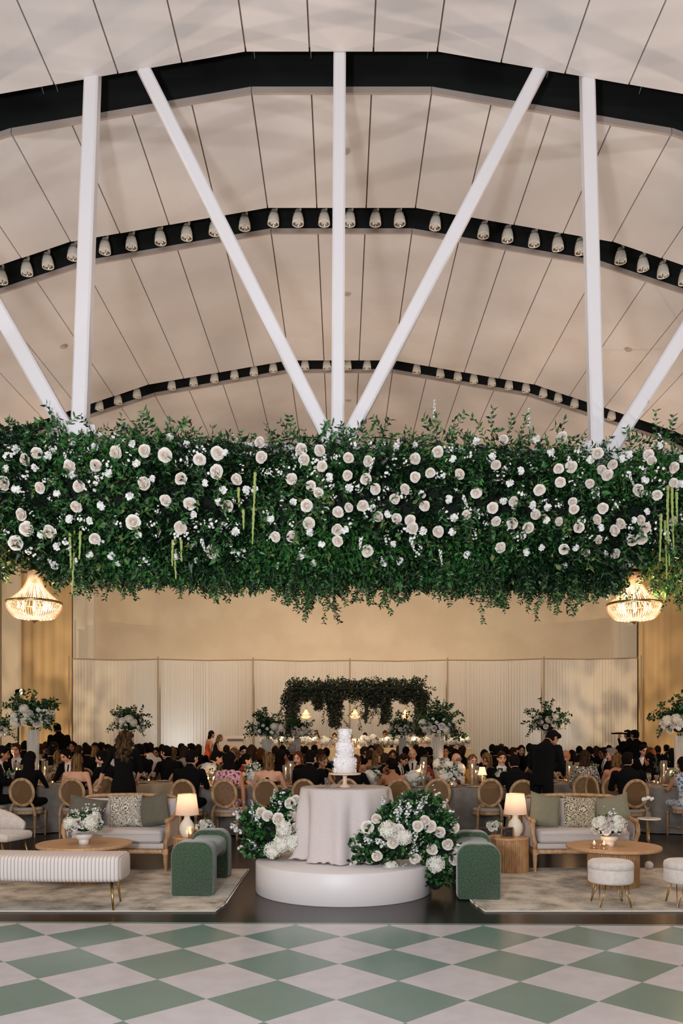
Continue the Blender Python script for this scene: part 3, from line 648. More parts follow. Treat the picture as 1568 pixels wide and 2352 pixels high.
# ================================================================ lounge in the foreground
m_platform = mat('matt_white_platform', (228, 220, 218), 0.45, bump=0.02, bscale=6)
m_linen = mat('pale_blush_linen', (212, 200, 196), 0.85, rgb2=(204, 192, 188), scale=120, bump=.15, bscale=300)
m_oak = mat('light_oak', (206, 164, 122), 0.42, rgb2=(190, 146, 102), scale=5, detail=6, stretch=(1, 12, 1))
m_oakf = mat('fluted_oak', (186, 142, 98), 0.5, rgb2=(164, 120, 78), scale=8, stretch=(4, 4, 1))
m_wood = mat('limed_carved_wood', (190, 152, 112), 0.6, rgb2=(160, 118, 78), scale=22, detail=5, stretch=(1, 1, .3), bump=.15, bscale=60)
m_cream = mat('oatmeal_upholstery', (206, 196, 192), 0.9, rgb2=(194, 184, 180), scale=180, bump=.2, bscale=260, sheen=.2)
m_boucle = mat('cream_velvet', (226, 214, 204), 0.85, rgb2=(214, 202, 192), scale=25, bump=.1, bscale=180, sheen=.4)
m_greenv = mat('moss_green_chenille', (46, 68, 48), 0.95, rgb2=(70, 92, 68), scale=70, detail=6, bump=.15, bscale=220, sheen=.5)
m_brass = mat('brushed_brass', (190, 154, 92), 0.28, 1.0)
m_grey = mat('taupe_grey_linen', (106, 102, 88), 0.9, rgb2=(92, 88, 76), scale=150, bump=.25, bscale=220)
m_sage = mat('sage_grey_linen', (142, 138, 116), 0.9, rgb2=(126, 122, 102), scale=150, bump=.25, bscale=220)
m_ceram = mat('cream_ceramic', (236, 226, 208), 0.5, bump=.0)
m_marble = mat('white_marble', (232, 226, 220), 0.2, rgb2=(186, 178, 172), scale=6, detail=8, lo=.5, hi=.75)
m_glass = glass('clear_glass', (250, 248, 244))
m_candle = mat('ivory_candle_wax', (244, 232, 208), 0.5, trans=.3)
m_flame = mat('candle_flame', (255, 200, 120), 0.5, emis=(255, 176, 90), estr=45)
m_gold = mat('gold_frame', (206, 150, 96), 0.3, 1.0)
def shade_mat():
    m = bpy.data.materials.new('white_lamp_shade'); m.use_nodes = True; N = m.node_tree.nodes; L = m.node_tree.links; b = N['Principled BSDF']
    b.inputs['Base Color'].default_value = (*lin((238, 222, 208)), 1); b.inputs['Roughness'].default_value = .9
    t = N.new('ShaderNodeBsdfTranslucent'); t.inputs[0].default_value = (*lin((250, 226, 204)), 1); mx = N.new('ShaderNodeMixShader'); mx.inputs[0].default_value = .5
    L.new(b.outputs[0], mx.inputs[1]); L.new(t.outputs[0], mx.inputs[2]); L.new(mx.outputs[0], N['Material Output'].inputs[0]); return m
m_shade = shade_mat()

# round white platform
t = thing('round_platform', (.02, 8.62, 0), 'low round white platform carrying the cake table and two flower mounds', 'platform')
MB().lathe([(0, 0), (.905, 0), (.91, .006), (.91, .302), (.904, .31), (0, .31)], 96, cap=False).build('drum', m_platform, t, True)
# cake table with linen
def cloth_round(R_, H, hem, n=160, seed=0, folds=17, amp=.035, puddle=0, top_over=.0):
    rnd = random.Random(seed); ph = [rnd.uniform(0, 6) for _ in range(4)]; mb = MB(); rings = []
    def wav(a): return (sin(folds*a+ph[0])+.5*sin((folds//2+1)*a+ph[1])+.35*sin((folds+5)*a+ph[2]))/1.6
    prof = [(0.02, H+.004, 0), (R_*.6, H+.004, 0), (R_*.97, H+.004, 0), (R_, H-.002, 0), (R_+.008, H-.02, .15), (R_+.012, H-.12, .5), (R_+.018, H-.3*(H-hem), .8), (R_+.03, H-.6*(H-hem), 1), (R_+.045, hem+.06, 1.15)]
    if puddle: prof += [(R_+.06, hem+.03, 1.3), (R_+.075, hem+.008, 1.5), (R_+.03, hem+.004, 1.5)]
    else: prof += [(R_+.05, hem, 1.2)]
    for r, z, w in prof: rings.append([((r+amp*w*wav(a))*cos(a), (r+amp*w*wav(a))*sin(a), z+(puddle*.02*abs(wav(a*1.7)) if (puddle and z < hem+.07) else 0)) for a in [2*pi*j/n for j in range(n)]])
    mb.loft(rings, cap=False); return mb
tb = thing('round_table', (.04, 8.72, .31), 'small round cake table hidden under the blush cloth', 'table')
MB().lathe([(0, .715), (.45, .715), (.45, .742), (0, .742)], 40, cap=False).build('tabletop', m_oak, tb)
for k in range(4): MB().tube([(.3*cos(k*pi/2+.7), .3*sin(k*pi/2+.7), 0), (.3*cos(k*pi/2+.7), .3*sin(k*pi/2+.7), .72)], .02, 8).build('leg', m_oak, tb)
o = cloth_round(.468, .746, .004, seed=4, folds=11, amp=.052, puddle=1).build('tablecloth', m_linen, smooth=True, loc=(.04, 8.72, .312)); tag(o, 'pale blush linen cloth pooling on the platform under the cake', 'tablecloth')
# cake on its stand
cs = thing('cake_stand', (.035, 8.62, 1.064), 'pale wooden pedestal cake stand holding the white cake', 'cake stand')
MB().lathe([(0, 0), (.062, 0), (.064, .008), (.04, .022), (.024, .04), (.02, .06), (.024, .075), (.021, .10), (.026, .122), (.03, .128), (0, .128)], 24, cap=False).build('pedestal', mat('pale_wood', (222, 200, 176), .5), cs, True)
MB().lathe([(0, .128), (.155, .130), (.166, .134), (.168, .146), (.16, .150), (0, .150)], 40, cap=False).build('plate', MATS['pale_wood'], cs, True)
m_icing = mat('white_icing', (246, 240, 240), .6)
ck = thing('wedding_cake', (.035, 8.62, 1.2155), 'tall three-tier white wedding cake covered in sugar petals', 'cake')
def tier(z0, z1, r, name, seed):
    rnd = random.Random(seed); mb = MB(); mb.lathe([(0, z0), (r, z0), (r, z1-.01), (r-.006, z1), (0, z1)], 40, cap=False)
    o = mb.build('tier', m_icing, ck, True); pm = MB()
    n = int((z1-z0)*r*9000)
    for k in range(n):
        a = rnd.uniform(0, 2*pi); z = rnd.uniform(z0+.008, z1-.006); c = Vector((r*cos(a), r*sin(a), z)); d = Vector((cos(a), sin(a), rnd.uniform(-.3, .6))).normalized()
        q = d.to_track_quat('Z', 'Y').to_matrix().to_4x4(); M = Matrix.Translation(c-d*.002) @ q @ Matrix.Rotation(rnd.uniform(0, 6), 4, 'Z') @ Matrix.Rotation(radians(60), 4, 'X')
        s = rnd.uniform(.010, .017); petal(pm, M, s*.8, s*1.4, .5, .25, 0, 2)
    q = pm.build('sugar_petals', m_icing, o); q['kind'] = 'stuff'
tier(0, .159, .112, 'a', 1); tier(.159, .319, .085, 'b', 2); tier(.319, .458, .059, 'c', 3)
m_silver = mat('silver_cutlery', (200, 196, 190), .2, 1)
for k, (px, nm) in enumerate(((737, 'cake knife'), (748, 'small fork'), (762, 'cake server'), (772, 'second fork'))):
    z = 1.064; Z = (EYE-z)*FPX/(1806-HY)*1.0; x = GX(px, 8.55); t = thing('cake_cutlery', (x, 8.50+.02*k, z), 'silver %s lying on the blush cloth left of the cake stand' % nm, 'cutlery', 'silver cutlery beside the cake')
    MB().box((-.05, 0, .004), (.09, .012, .004)).build('handle', m_silver, t, ); MB().lathe([(0, 0), (.018, .002), (0, .006)], 10, c=(.02, 0, .001), sx=1.9, sy=.7).build('blade', m_silver, t)
    t.rotation_euler = (0, 0, -.9+.3*k)
t = thing('tumbler', (GX(752, 8.85), 8.85, 1.064), 'short amber drinking glass standing behind the cutlery on the cake table', 'glass'); MB().lathe([(0, .0), (.028, 0), (.034, .085), (.032, .085), (.027, .006), (0, .006)], 16, cap=False).build('bowl', m_glass, t, True)

# flower mounds on the platform
def mound(name, lbl, org, Zc, flist, hyd, spk, cps, rz):
    t = thing(name, org, lbl, 'flower arrangement'); O = Vector(org)
    for (cx_, cy_, rx, ry, n_, sd) in cps:
        bouquet(t, P(cx_, cy_, Zc)-O, (rx*Zc/FPX, rx*Zc/FPX*.8, ry*Zc/FPX), n_, [], leafL=.06, leafW=.02, sprays=12, sprayL=.12, seed=sd, mi=(0, 1, 1, 0), updir=.4)
    def zf(px, py):
        best = Zc
        for (cx_, cy_, rx, ry, n_, sd) in cps:
            u = ((px-cx_)/rx)**2+((py-cy_)/ry)**2
            if u < 1.25: best = min(best, Zc-sqrt(max(0.0, 1-min(u, .999)))*rx*Zc/FPX*.8-.03)
        return best
    for lst, me, nm, s in ((flist, ROSE, 'rose', 1.12), (hyd, HYD, 'hydrangea', 1.0)):
        for px, py in lst:
            p = P(px, py, zf(px, py))-O; d = Vector((RN.uniform(-.5, .5), -1, RN.uniform(-.1, .6)))
            place(nm, RN.choice(me), t, p, (d.to_track_quat('Z', 'Y') @ Matrix.Rotation(RN.uniform(0, 6), 3, 'Z').to_quaternion()).to_euler(), s*RN.uniform(.9, 1.12))
    for px, py in spk:
        p = P(px, py, zf(px, py)+.03)-O; cx_, cy_ = cps[0][0], cps[0][1]; d = Vector(((px-cx_)*.01, -.1, .9 if py < cy_ else .3))
        place('blossom_spike', RN.choice(SPK), t, p-d.normalized()*.16, d.to_track_quat('Z', 'Y').to_euler(), RN.uniform(.75, 1.0))
        place('blossom_cluster', RN.choice(CLU), t, p, (d.x*.5+1.2, 0, 0), RN.uniform(.9, 1.2))
    return t
def q2(l): return [(520+x*.3571, 1760+y*.3571) for x, y in l]
mound('flower_mound', 'large mound of white roses, hydrangea and greenery right of the cake table', (.60, 8.30, .31), 8.30,
      q2([(905, 390), (965, 335), (1108, 415), (1068, 490), (1230, 385), (1312, 390), (1210, 590), (1318, 535), (1420, 500), (1465, 395), (1480, 540), (1465, 600), (1372, 420), (1275, 350), (830, 645), (965, 575)]),
      q2([(1040, 410), (1060, 660), (1140, 455), (1345, 630)]),
      q2([(1110, 270), (1160, 300), (1280, 220), (1370, 195), (1390, 260), (1440, 310), (1010, 230), (1120, 200), (1220, 440), (1155, 655), (1220, 530), (1350, 610), (900, 470), (980, 480), (1170, 250), (1090, 290), (1240, 260)]),
      [(925, 1925, 92, 80, 1500, 1), (855, 1955, 52, 55, 600, 2), (1005, 1935, 48, 75, 700, 3), (960, 1865, 60, 45, 500, 4), (1000, 2010, 35, 55, 420, 6)], 0)
mound('flower_mound', 'mound of white roses, hydrangea and ferny greenery left of the cake table', (-.62, 8.75, .31), 8.75,
      q2([(265, 320), (220, 300), (335, 335), (425, 322), (455, 292), (448, 395), (348, 438), (410, 235), (445, 215)]),
      q2([(415, 485), (295, 540), (370, 400), (350, 500)]),
      q2([(100, 290), (175, 258), (300, 205), (360, 175), (190, 340), (185, 505), (45, 385), (340, 235), (90, 520), (150, 290), (60, 300)]),
      [(632, 1915, 62, 62, 1000, 11), (600, 1945, 42, 50, 600, 12), (655, 1860, 32, 40, 350, 13), (585, 1890, 30, 35, 300, 14)], 0)

# rugs
def rug_mat():
    m = bpy.data.materials.new('distressed_ivory_rug'); m.use_nodes = True; N = m.node_tree.nodes; L = m.node_tree.links; b = N['Principled BSDF']; b.inputs['Roughness'].default_value = .95
    tc = N.new('ShaderNodeTexCoord'); mp = N.new('ShaderNodeMapping'); mp.inputs['Scale'].default_value = (1, 3.6, 1); L.new(tc.outputs['Object'], mp.inputs[0])
    a = N.new('ShaderNodeTexNoise'); a.inputs['Scale'].default_value = 3.5; a.inputs['Detail'].default_value = 3; L.new(tc.outputs['Object'], a.inputs['Vector'])
    c = N.new('ShaderNodeTexNoise'); c.inputs['Scale'].default_value = 22; c.inputs['Detail'].default_value = 7; c.inputs['Roughness'].default_value = .75; c.inputs['Distortion'].default_value = 1.2; L.new(mp.outputs[0], c.inputs['Vector'])
    mul = N.new('ShaderNodeMath'); mul.operation = 'MULTIPLY'; L.new(a.outputs[0], mul.inputs[0]); L.new(c.outputs[0], mul.inputs[1])
    r = N.new('ShaderNodeValToRGB'); e = r.color_ramp.elements; e[0].position = .20; e[0].color = (*lin((224, 216, 202)), 1); e[1].position = .40; e[1].color = (*lin((112, 104, 90)), 1)
    L.new(mul.outputs[0], r.inputs[0])
    L.new(r.outputs[0], b.inputs['Base Color'])
    bp = N.new('ShaderNodeBump'); bp.inputs['Strength'].default_value = .3; bp.inputs['Distance'].default_value = .005; n2 = N.new('ShaderNodeTexNoise'); n2.inputs['Scale'].default_value = 300; L.new(tc.outputs['Object'], n2.inputs['Vector']); L.new(n2.outputs[0], bp.inputs['Height']); L.new(bp.outputs[0], b.inputs['Normal'])
    return m
m_rug = rug_mat(); m_bind = mat('ivory_rug_binding', (222, 212, 198), .9)
def rug(x0, x1, y0, y1, chx, lbl):
    s = 1 if chx > 0 else -1; xe = x1 if chx > 0 else x0; xo = x0 if chx > 0 else x1; c = .09
    t = thing('area_rug', ((x0+x1)/2, (y0+y1)/2, .001), lbl, 'rug'); ox, oy = (x0+x1)/2, (y0+y1)/2
    poly = [(xo, y0), (xe-s*c*.6, y0), (xe-s*.02, y0+c*2.2), (xe, y0+c*4), (xe, y1), (xo, y1)]
    if s < 0: poly = poly[::-1]
    n = len(poly); 
    def pr(k, z): return [((x-ox)*k+0, (y-oy)*k, z) for x, y in poly]
    MB().loft([pr(.985, 0), pr(.985, .012)]).build('pile', m_rug, t)
    pp = [Vector((x-ox, y-oy, .006)) for x, y in poly]; mb = MB()
    for i in range(n): mb.tube([pp[i]*.992, pp[(i+1) % n]*.992], .007, 6)
    mb.build('binding', m_bind, t, True)
rug(-5.6, -1.08, 7.50, 9.87, 1, 'distressed ivory and grey rug under the left lounge set')
rug(1.235, 5.6, 7.50, 9.95, -1, 'distressed ivory and grey rug under the right lounge set')

# sofas
def cush(w, h, d, name, m, parent, puff=.07, seed=0, horn=.06, nseg=14):
    """a cushion standing in the xz plane, thickness along y"""
    mb = MB(); rnd = random.Random(seed); vs = []; idx = {}
    for side in (-1, 1):
        for i in range(nseg+1):
            for j in range(nseg+1):
                u, v = i/nseg*2-1, j/nseg*2-1; e = (1-u**4)*(1-v**4); inn = .075*(1-abs(u)**2)*(abs(v)**3); inn2 = .075*(1-abs(v)**2)*(abs(u)**3)
                x = w/2*u*(1-inn2*1.0)*(1+horn*.4*(abs(u*v)**6)); z = h/2*v*(1-inn)*(1+horn*.4*(abs(u*v)**6))
                y = side*(d/2*max(e, 0)**.5 + .0)+.006*noise.noise(Vector((u*3+seed, v*3, side)))*e
                vs.append((x, y, z))
    n = nseg+1; fs = []
    for s in (0, 1):
        for i in range(nseg):
            for j in range(nseg):
                a = s*n*n+i*n+j; q = (a, a+n, a+n+1, a+1); fs.append(q if s == 0 else q[::-1])
    mb.add(vs, fs); o = mb.build(name, m, parent, True)
    return o
def medal_mat(name, c0, c1, k):
    m = bpy.data.materials.new(name); m.use_nodes = True; N = m.node_tree.nodes; L = m.node_tree.links; b = N['Principled BSDF']; b.inputs['Roughness'].default_value = .9
    tc = N.new('ShaderNodeTexCoord'); v = N.new('ShaderNodeTexVoronoi'); v.inputs['Scale'].default_value = 7.0; v.inputs['Randomness'].default_value = .55; L.new(tc.outputs['Object'], v.inputs[0])
    w = N.new('ShaderNodeMath'); w.operation = 'MULTIPLY'; w.inputs[1].default_value = 62; L.new(v.outputs['Distance'], w.inputs[0]); sn = N.new('ShaderNodeMath'); sn.operation = 'SINE'; L.new(w.outputs[0], sn.inputs[0])
    n = N.new('ShaderNodeTexVoronoi'); n.inputs['Scale'].default_value = 70; L.new(tc.outputs['Object'], n.inputs[0])
    n2 = N.new('ShaderNodeTexNoise'); n2.inputs['Scale'].default_value = 46; n2.inputs['Detail'].default_value = 2; L.new(tc.outputs['Object'], n2.inputs['Vector'])
    m1 = N.new('ShaderNodeMath'); m1.operation = 'MULTIPLY_ADD'; L.new(sn.outputs[0], m1.inputs[0]); m1.inputs[1].default_value = .20; L.new(n2.outputs[0], m1.inputs[2])
    m2 = N.new('ShaderNodeMath'); m2.operation = 'MULTIPLY_ADD'; L.new(n.outputs['Distance'], m2.inputs[0]); m2.inputs[1].default_value = -.25; L.new(m1.outputs[0], m2.inputs[2])
    r = N.new('ShaderNodeValToRGB'); e = r.color_ramp.elements; e[0].position = .36; e[0].color = (*lin(c0), 1); e[1].position = .44; e[1].color = (*lin(c1), 1); r.color_ramp.interpolation = 'LINEAR'
    L.new(m2.outputs[0], r.inputs[0]); L.new(r.outputs[0], b.inputs['Base Color']); return m
m_med = medal_mat('medallion_print_linen', (216, 208, 194), (92, 88, 80), 1); m_med2 = medal_mat('medallion_print_linen_warm', (206, 194, 168), (82, 74, 56), 1)
def sofa(loc, rz, lbl, w=1.24):
    t = thing('carved_sofa', loc, lbl, 'sofa', rz=rz); hw = w/2; dp = .62          # front at y=0, back at y=dp
    for x in (-hw+.03, hw-.03):
        for y, nmx in ((.03, 0), (dp-.03, 1)):
            mb = MB(); pr = [(.012, 0), (.019, .012), (.021, .03), (.015, .035), (.018, .05), (.026, .16), (.029, .17), (.022, .178), (.030, .186), (.024, .196), (.030, .205), (.030, .215)]
            mb.lathe(pr, 12, c=(x, y, 0)); mb.box((x, y, .245), (.062, .062, .062)); mb.build('leg', m_wood, t)
    fr = MB(); fr.rbox((0, .02, .248), (w-.1, .04, .05), .008, 2); fr.build('front_apron', m_wood, t)
    bd = MB()
    for k in range(int((w-.14)/.022)):
        x = -hw+.08+k*.022; bd.ell((x, -.002, .25), (.008, .008, .014), 6, 4)
    bd.build('apron_beading', mat('pale_limed_wood', (214, 186, 150), .6), t)
    for s in (-1, 1): MB().rbox((s*(hw-.03), dp/2, .248), (.045, dp-.1, .05), .008, 2).build('side_rail', m_wood, t)
    MB().rbox((0, dp-.02, .248), (w-.1, .04, .05), .008, 2).build('back_apron', m_wood, t)
    MB().rbox((0, dp/2, .305), (w-.09, dp-.06, .065), .02, 3).build('seat_deck', m_cream, t, True)
    MB().rbox((0, dp/2-.02, .412), (w-.16, dp-.09, .145), .045, 4, sub=2, fn=lambda p: Vector((p.x, p.y, p.z+(.018*(1-(p.x/(w*.5))**2) if p.z > 0 else 0)))).build('seat_cushion', m_cream, t, True)
    pp = MB(); z = .452; pp.tube([(-hw+.09, .012, z), (hw-.09, .012, z)], .005, 6); pp.tube([(-hw+.09, .012, .37), (hw-.09, .012, .37)], .005, 6); pp.build('piping', m_cream, t.children[-1])
    # back: curved wooden frame with padded panel
    pts = []; n = 24
    for i in range(n+1):
        u = -1+2*i/n; z = .845+.02*cos(u*pi/2)-max(0, abs(u)-.86)**1.4*.9; pts.append((u*(hw-.015), dp-.01+.035*(1-u*u), z))
    fm = MB(); fm.tube(pts, .024, 8); 
    for s in (-1, 1): fm.tube([(s*(hw-.015), dp-.01, .27), (s*(hw-.01), dp-.01, .5), pts[0 if s < 0 else -1]], .024, 8)
    fm.build('back_frame', m_wood, t, True)
    bd = MB()
    for i in range(48):
        u = -.9+1.8*i/47; bd.ell((u*(hw-.015), dp-.035+.035*(1-u*u), .848+.02*cos(u*pi/2)), (.009, .007, .009), 6, 4)
    bd.build('back_beading', MATS['pale_limed_wood'], t)
    bm_ = MB(); r0 = []; r1 = []
    for zz, th in ((.36, .03), (.42, .05), (.6, .055), (.78, .045), (.825, .02)):
        row = []
        for i in range(17):
            u = -1+2*i/16; row.append((u*(hw-.045), dp-.02+.035*(1-u*u)-th, zz))
        for i in range(16, -1, -1):
            u = -1+2*i/16; row.append((u*(hw-.045), dp+.0+.035*(1-u*u)+th*.3, zz))
        r0.append(row)
    bm_.loft(r0); bm_.build('back_panel', m_cream, t, True)
    for s in (-1, 1):
        a = MB(); x = s*(hw-.01)
        a.tube([(x-s*.02, .03, .27), (x-s*.02, .025, .36), (x+s*.012, .015, .46), (x+s*.01, .03, .55), (x-s*.005, .07, .60), (x-s*.005, .09, .585)], [.028, .027, .026, .028, .032, .02], 10)
        a.tube([(x-s*.005, .05, .60), (x, .25, .615), (x, .45, .66), (x, dp-.02, .74)], [.03, .022, .022, .024], 10)
        a.ell((x-s*.005, .05, .598), (.036, .04, .036), 12, 8)
        am = a.build('arm_frame', m_wood, t, True)
        MB().loft([[(x-s*.03*q, .06, .29), (x-s*.03*q, .06, .57), (x-s*.03*q, .45, .63), (x-s*.03*q, dp-.05, .70), (x-s*.03*q, dp-.05, .29)] for q in (0.2, 1)]).build('arm_panel', m_cream, am)
    return t
def cushion(loc, w, h, d, rz, tilt, roll, m, lbl, seed):
    t = thing('throw_pillow', loc, lbl, 'pillow'); cush(w, h, d, 'cover', m, t, seed=seed); t.rotation_euler = (tilt, roll, rz); return t
zs = .483
sofa(((264-CX)*9.66/FPX, 9.66, .001), -.05, 'carved pale wood sofa with oatmeal cushions, left lounge set')
cushion((GX(288, 10.0), 10.0, zs+.208), .41, .40, .15, -.03, -.20, -.06, m_med, 'medallion-print pillow in black and cream on the left sofa', 1)
cushion((GX(352, 10.02), 10.02, zs+.212), .42, .40, .17, -.28, -.22, -.22, m_grey, 'dark taupe pillow leaning in the right corner of the left sofa', 2)
cushion((GX(198, 10.05), 10.05, zs+.195), .44, .36, .15, .25, -.25, .20, m_grey, 'dark taupe pillow behind the flower bowl on the left sofa', 3)
sofa(((1345-CX)*9.64/FPX, 9.64, .001), .03, 'carved pale wood sofa with oatmeal cushions, right lounge set')
cushion((GX(1331, 9.97), 9.97, zs+.195), .41, .39, .15, .02, -.20, .06, m_med2, 'medallion-print pillow in brown and cream on the right sofa', 4)
cushion((GX(1250, 9.98), 9.98, zs+.215), .41, .41, .17, .30, -.22, .20, m_sage, 'sage grey pillow in the left corner of the right sofa', 5)
cushion((GX(1404, 10.02), 10.02, zs+.205), .44, .38, .16, -.25, -.25, -.20, m_sage, 'sage grey pillow behind the rose bowl on the right sofa', 6)

# drum tables
def fluted(r, z0, z1, c=(0, 0, 0), n=60):
    mb = MB(); k = n*4; rings = []
    for z in (z0, z1):
        rings.append([((r+.006*abs(sin(pi*j/4)))*cos(2*pi*j/k), (r+.006*abs(sin(pi*j/4)))*sin(2*pi*j/k), z) for j in range(k)])
    return mb.loft(rings)
def coffee(loc, R_, lbl):
    t = thing('coffee_table', loc, lbl, 'coffee table')
    MB().lathe([(0, .385), (R_-.015, .385), (R_-.004, .39), (R_, .398), (R_, .414), (R_-.005, .42), (0, .42)], 72, cap=False).build('tabletop', m_oak, t)
    fluted(.262, .0, .385).build('fluted_base', m_oakf, t); return t
coffee((-2.80, 9.02, .014), .505, 'round oak coffee table with fluted drum base, left lounge set')
coffee((2.89, 8.80, .014), .49, 'round oak coffee table with fluted drum base, right lounge set')
def drum(loc, lbl, m=m_oakf):
    t = thing('side_table', loc, lbl, 'side table'); fluted(.232, 0, .385, n=54).build('fluted_drum', m, t)
    MB().lathe([(0, .385), (.236, .385), (.242, .392), (.242, .404), (.236, .41), (0, .41)], 48, cap=False).build('tabletop', m_oak, t); return t
drum((GX(1167, 9.76), 9.76, .001), 'fluted wooden drum side table holding a lamp beside the right sofa')
drum((GX(444, 9.80), 9.80, .001), 'fluted wooden drum side table holding a lamp beside the left sofa')
# lamps
def lamp(loc, lbl, seed):
    t = thing('table_lamp', loc, lbl, 'table lamp'); rnd = random.Random(seed)
    b = MB().lathe([(0, 0), (.05, 0), (.06, .01), (.082, .05), (.092, .095), (.085, .14), (.06, .185), (.04, .21), (.034, .235), (.034, .262), (0, .262)], 32, cap=False).build('ceramic_base', m_ceram, t, True)
    fl_ = MB()
    for k in range(34):
        a = rnd.uniform(0, 2*pi); z = rnd.uniform(.10, .18); r = .092-max(0, z-.095)*.45; c = Vector((r*cos(a), r*sin(a), z)); floret(fl_, c, (cos(a), sin(a), .3), rnd.uniform(.010, .02), n=5, tw=rnd.random())
    fl_.build('relief_petals', m_ceram, b)
    MB().tube([(0, 0, .26), (0, 0, .5)], .004, 8).build('stem', m_brass, t)
    MB().lathe([(.138, .262), (.106, .505)], 40, cap=False).build('lamp_shade', m_shade, t, True)
    fn_ = MB(); fn_.tube([(-.106, 0, .503), (.106, 0, .503)], .002, 4); fn_.ell((0, 0, .512), (.008, .008, .012), 8, 6); fn_.build('finial', m_brass, t)
    MB().ell((0, 0, .385), (.025, .025, .035), 12, 8).build('bulb', mat('lamp_bulb', (255, 220, 180), .4, emis=(255, 190, 130), estr=3), t, True)
    l = light('lamp_glow', 'POINT', (0, 0, .43), None, 1.5, (1, .74, .52), .03); l.parent = t
    return t
lamp((GX(429.5, 9.72), 9.72, .411), 'glowing table lamp with white drum shade beside the left sofa', 1)
lamp((GX(1183, 9.80), 9.80, .411), 'glowing table lamp with white drum shade beside the right sofa', 2)
# green arched benches
def bench(loc, rz, lbl):
    t = thing('arched_bench', loc, lbl, 'bench', rz=rz)     # front slab face at y=0
    def slab(y0, y1, nm):
        rings = []; hw, H, r = .212, .535, .13; pr = []
        for a in range(0, 7): pr.append((hw-r+r*cos(a*pi/12), H-r+r*sin(a*pi/12)))
        for a in range(6, 13): pr.append((-hw+r+r*cos(a*pi/12), H-r+r*sin(a*pi/12)))
        pr = [(hw-.02, .0), (hw, .02)]+pr+[(-hw, .02), (-hw+.02, .0)]
        for y, k in ((y0, .90), (y0+.008, .95), (y0+.03, .99), (y0+.05, 1), (y1-.05, 1), (y1-.03, .99), (y1-.008, .95), (y1, .90)):
            rings.append([(x*k, y, H/2+(z-H/2)*(k*.5+.5) if z > .05 else z) for x, z in pr])
        return MB().loft(rings).build(nm, m_greenv, t, True)
    slab(0, .27, 'end_slab'); slab(1.05, 1.32, 'end_slab')
    rings = []
    for i in range(15):
        u = i/14; y = .22+.88*u; e = abs(2*u-1)**4; top = .462+.03*e; botm = .30-.10*e; hw = .185
        pr = [(hw*cos(a)*1.0 if True else 0, (top+botm)/2+(top-botm)/2*sin(a)) for a in [2*pi*j/20 for j in range(20)]]
        pr = [(hw*(abs(cos(a))**.5)*(1 if cos(a) > 0 else -1), (top+botm)/2+(top-botm)/2*(abs(sin(a))**.7)*(1 if sin(a) > 0 else -1)) for a in [2*pi*j/24 for j in range(24)]]
        rings.append([(x, y, z) for x, z in pr])
    MB().loft(rings).build('saddle_seat', m_greenv, t, True); return t
bench((-1.483, 8.19, .012), -.01, 'moss green upholstered arched bench on the left rug')
bench((1.335, 8.02, .012), -.09, 'moss green upholstered arched bench right of the white platform')
# striped curved bench (bottom left)
m_strA = mat('cream_rib_fabric', (226, 214, 208), .9, bump=.1, bscale=200); m_strB = mat('grey_rib_groove', (172, 160, 152), .9)
t = thing('channelled_bench', (-3.4, 7.72, .012), 'curved cream bench with ribbed upholstery and gold legs at bottom left', 'bench')
xs_ = np.arange(-2.2, GX(288, 7.7)+3.4+.001, .0085); rings = []; mis = []
for i, x in enumerate(xs_):
    u = (x+3.4-3.4+2.2)/3.0; xw = x-3.4
    yc = .03+.045*sin((xw+4.3)*2.4); ph = (i % 4)/4; rib = .004*abs(sin(pi*ph)); e = min(1, (xs_[-1]-x)/.06+.001) if x > xs_[-1]-.06 else 1; k = sqrt(1-(1-e)**2)*.25+.75 if e < 1 else 1
    pr = []
    for a in [2*pi*j/32 for j in range(32)]:
        c_, s_ = cos(a), sin(a); yy = .215*(abs(c_)**.35)*(1 if c_ > 0 else -1); zz = .122*(abs(s_)**.35)*(1 if s_ > 0 else -1)
        pr.append((x, yc+(yy+(rib if yy > 0 else -rib))*k, .372+(zz+(rib if zz > 0 else -rib))*k))
    rings.append(pr); mis.append(1 if (i % 4) == 0 else 0)
mb = MB()
n = 32; vs = [v for r in rings for v in r]; o_ = len(vs)
mb.v = vs
for i in range(len(rings)-1):
    for j in range(n): mb.f.append((i*n+j, i*n+(j+1) % n, (i+1)*n+(j+1) % n, (i+1)*n+j)); mb.m.append(mis[i])
mb.f += [tuple(range(n-1, -1, -1)), tuple(range((len(rings)-1)*n, len(rings)*n))]; mb.m += [0, 0]
mb.build('ribbed_seat', [m_strA, m_strB], t, True)
def tleg(p0, p1): return MB().tube([p0, p1], [.016, .009], 12).build('leg', m_brass, t, True)
tleg((GX(254, 7.56)+3.4, -.13, .26), (GX(260, 7.52)+3.4, -.20, 0)); tleg((GX(272, 7.95)+3.4, .17, .26), (GX(277, 7.93)+3.4, .21, 0))
tleg((-1.9, -.1, .26), (-1.95, -.18, 0)); tleg((-1.9, .15, .26), (-1.95, .22, 0))
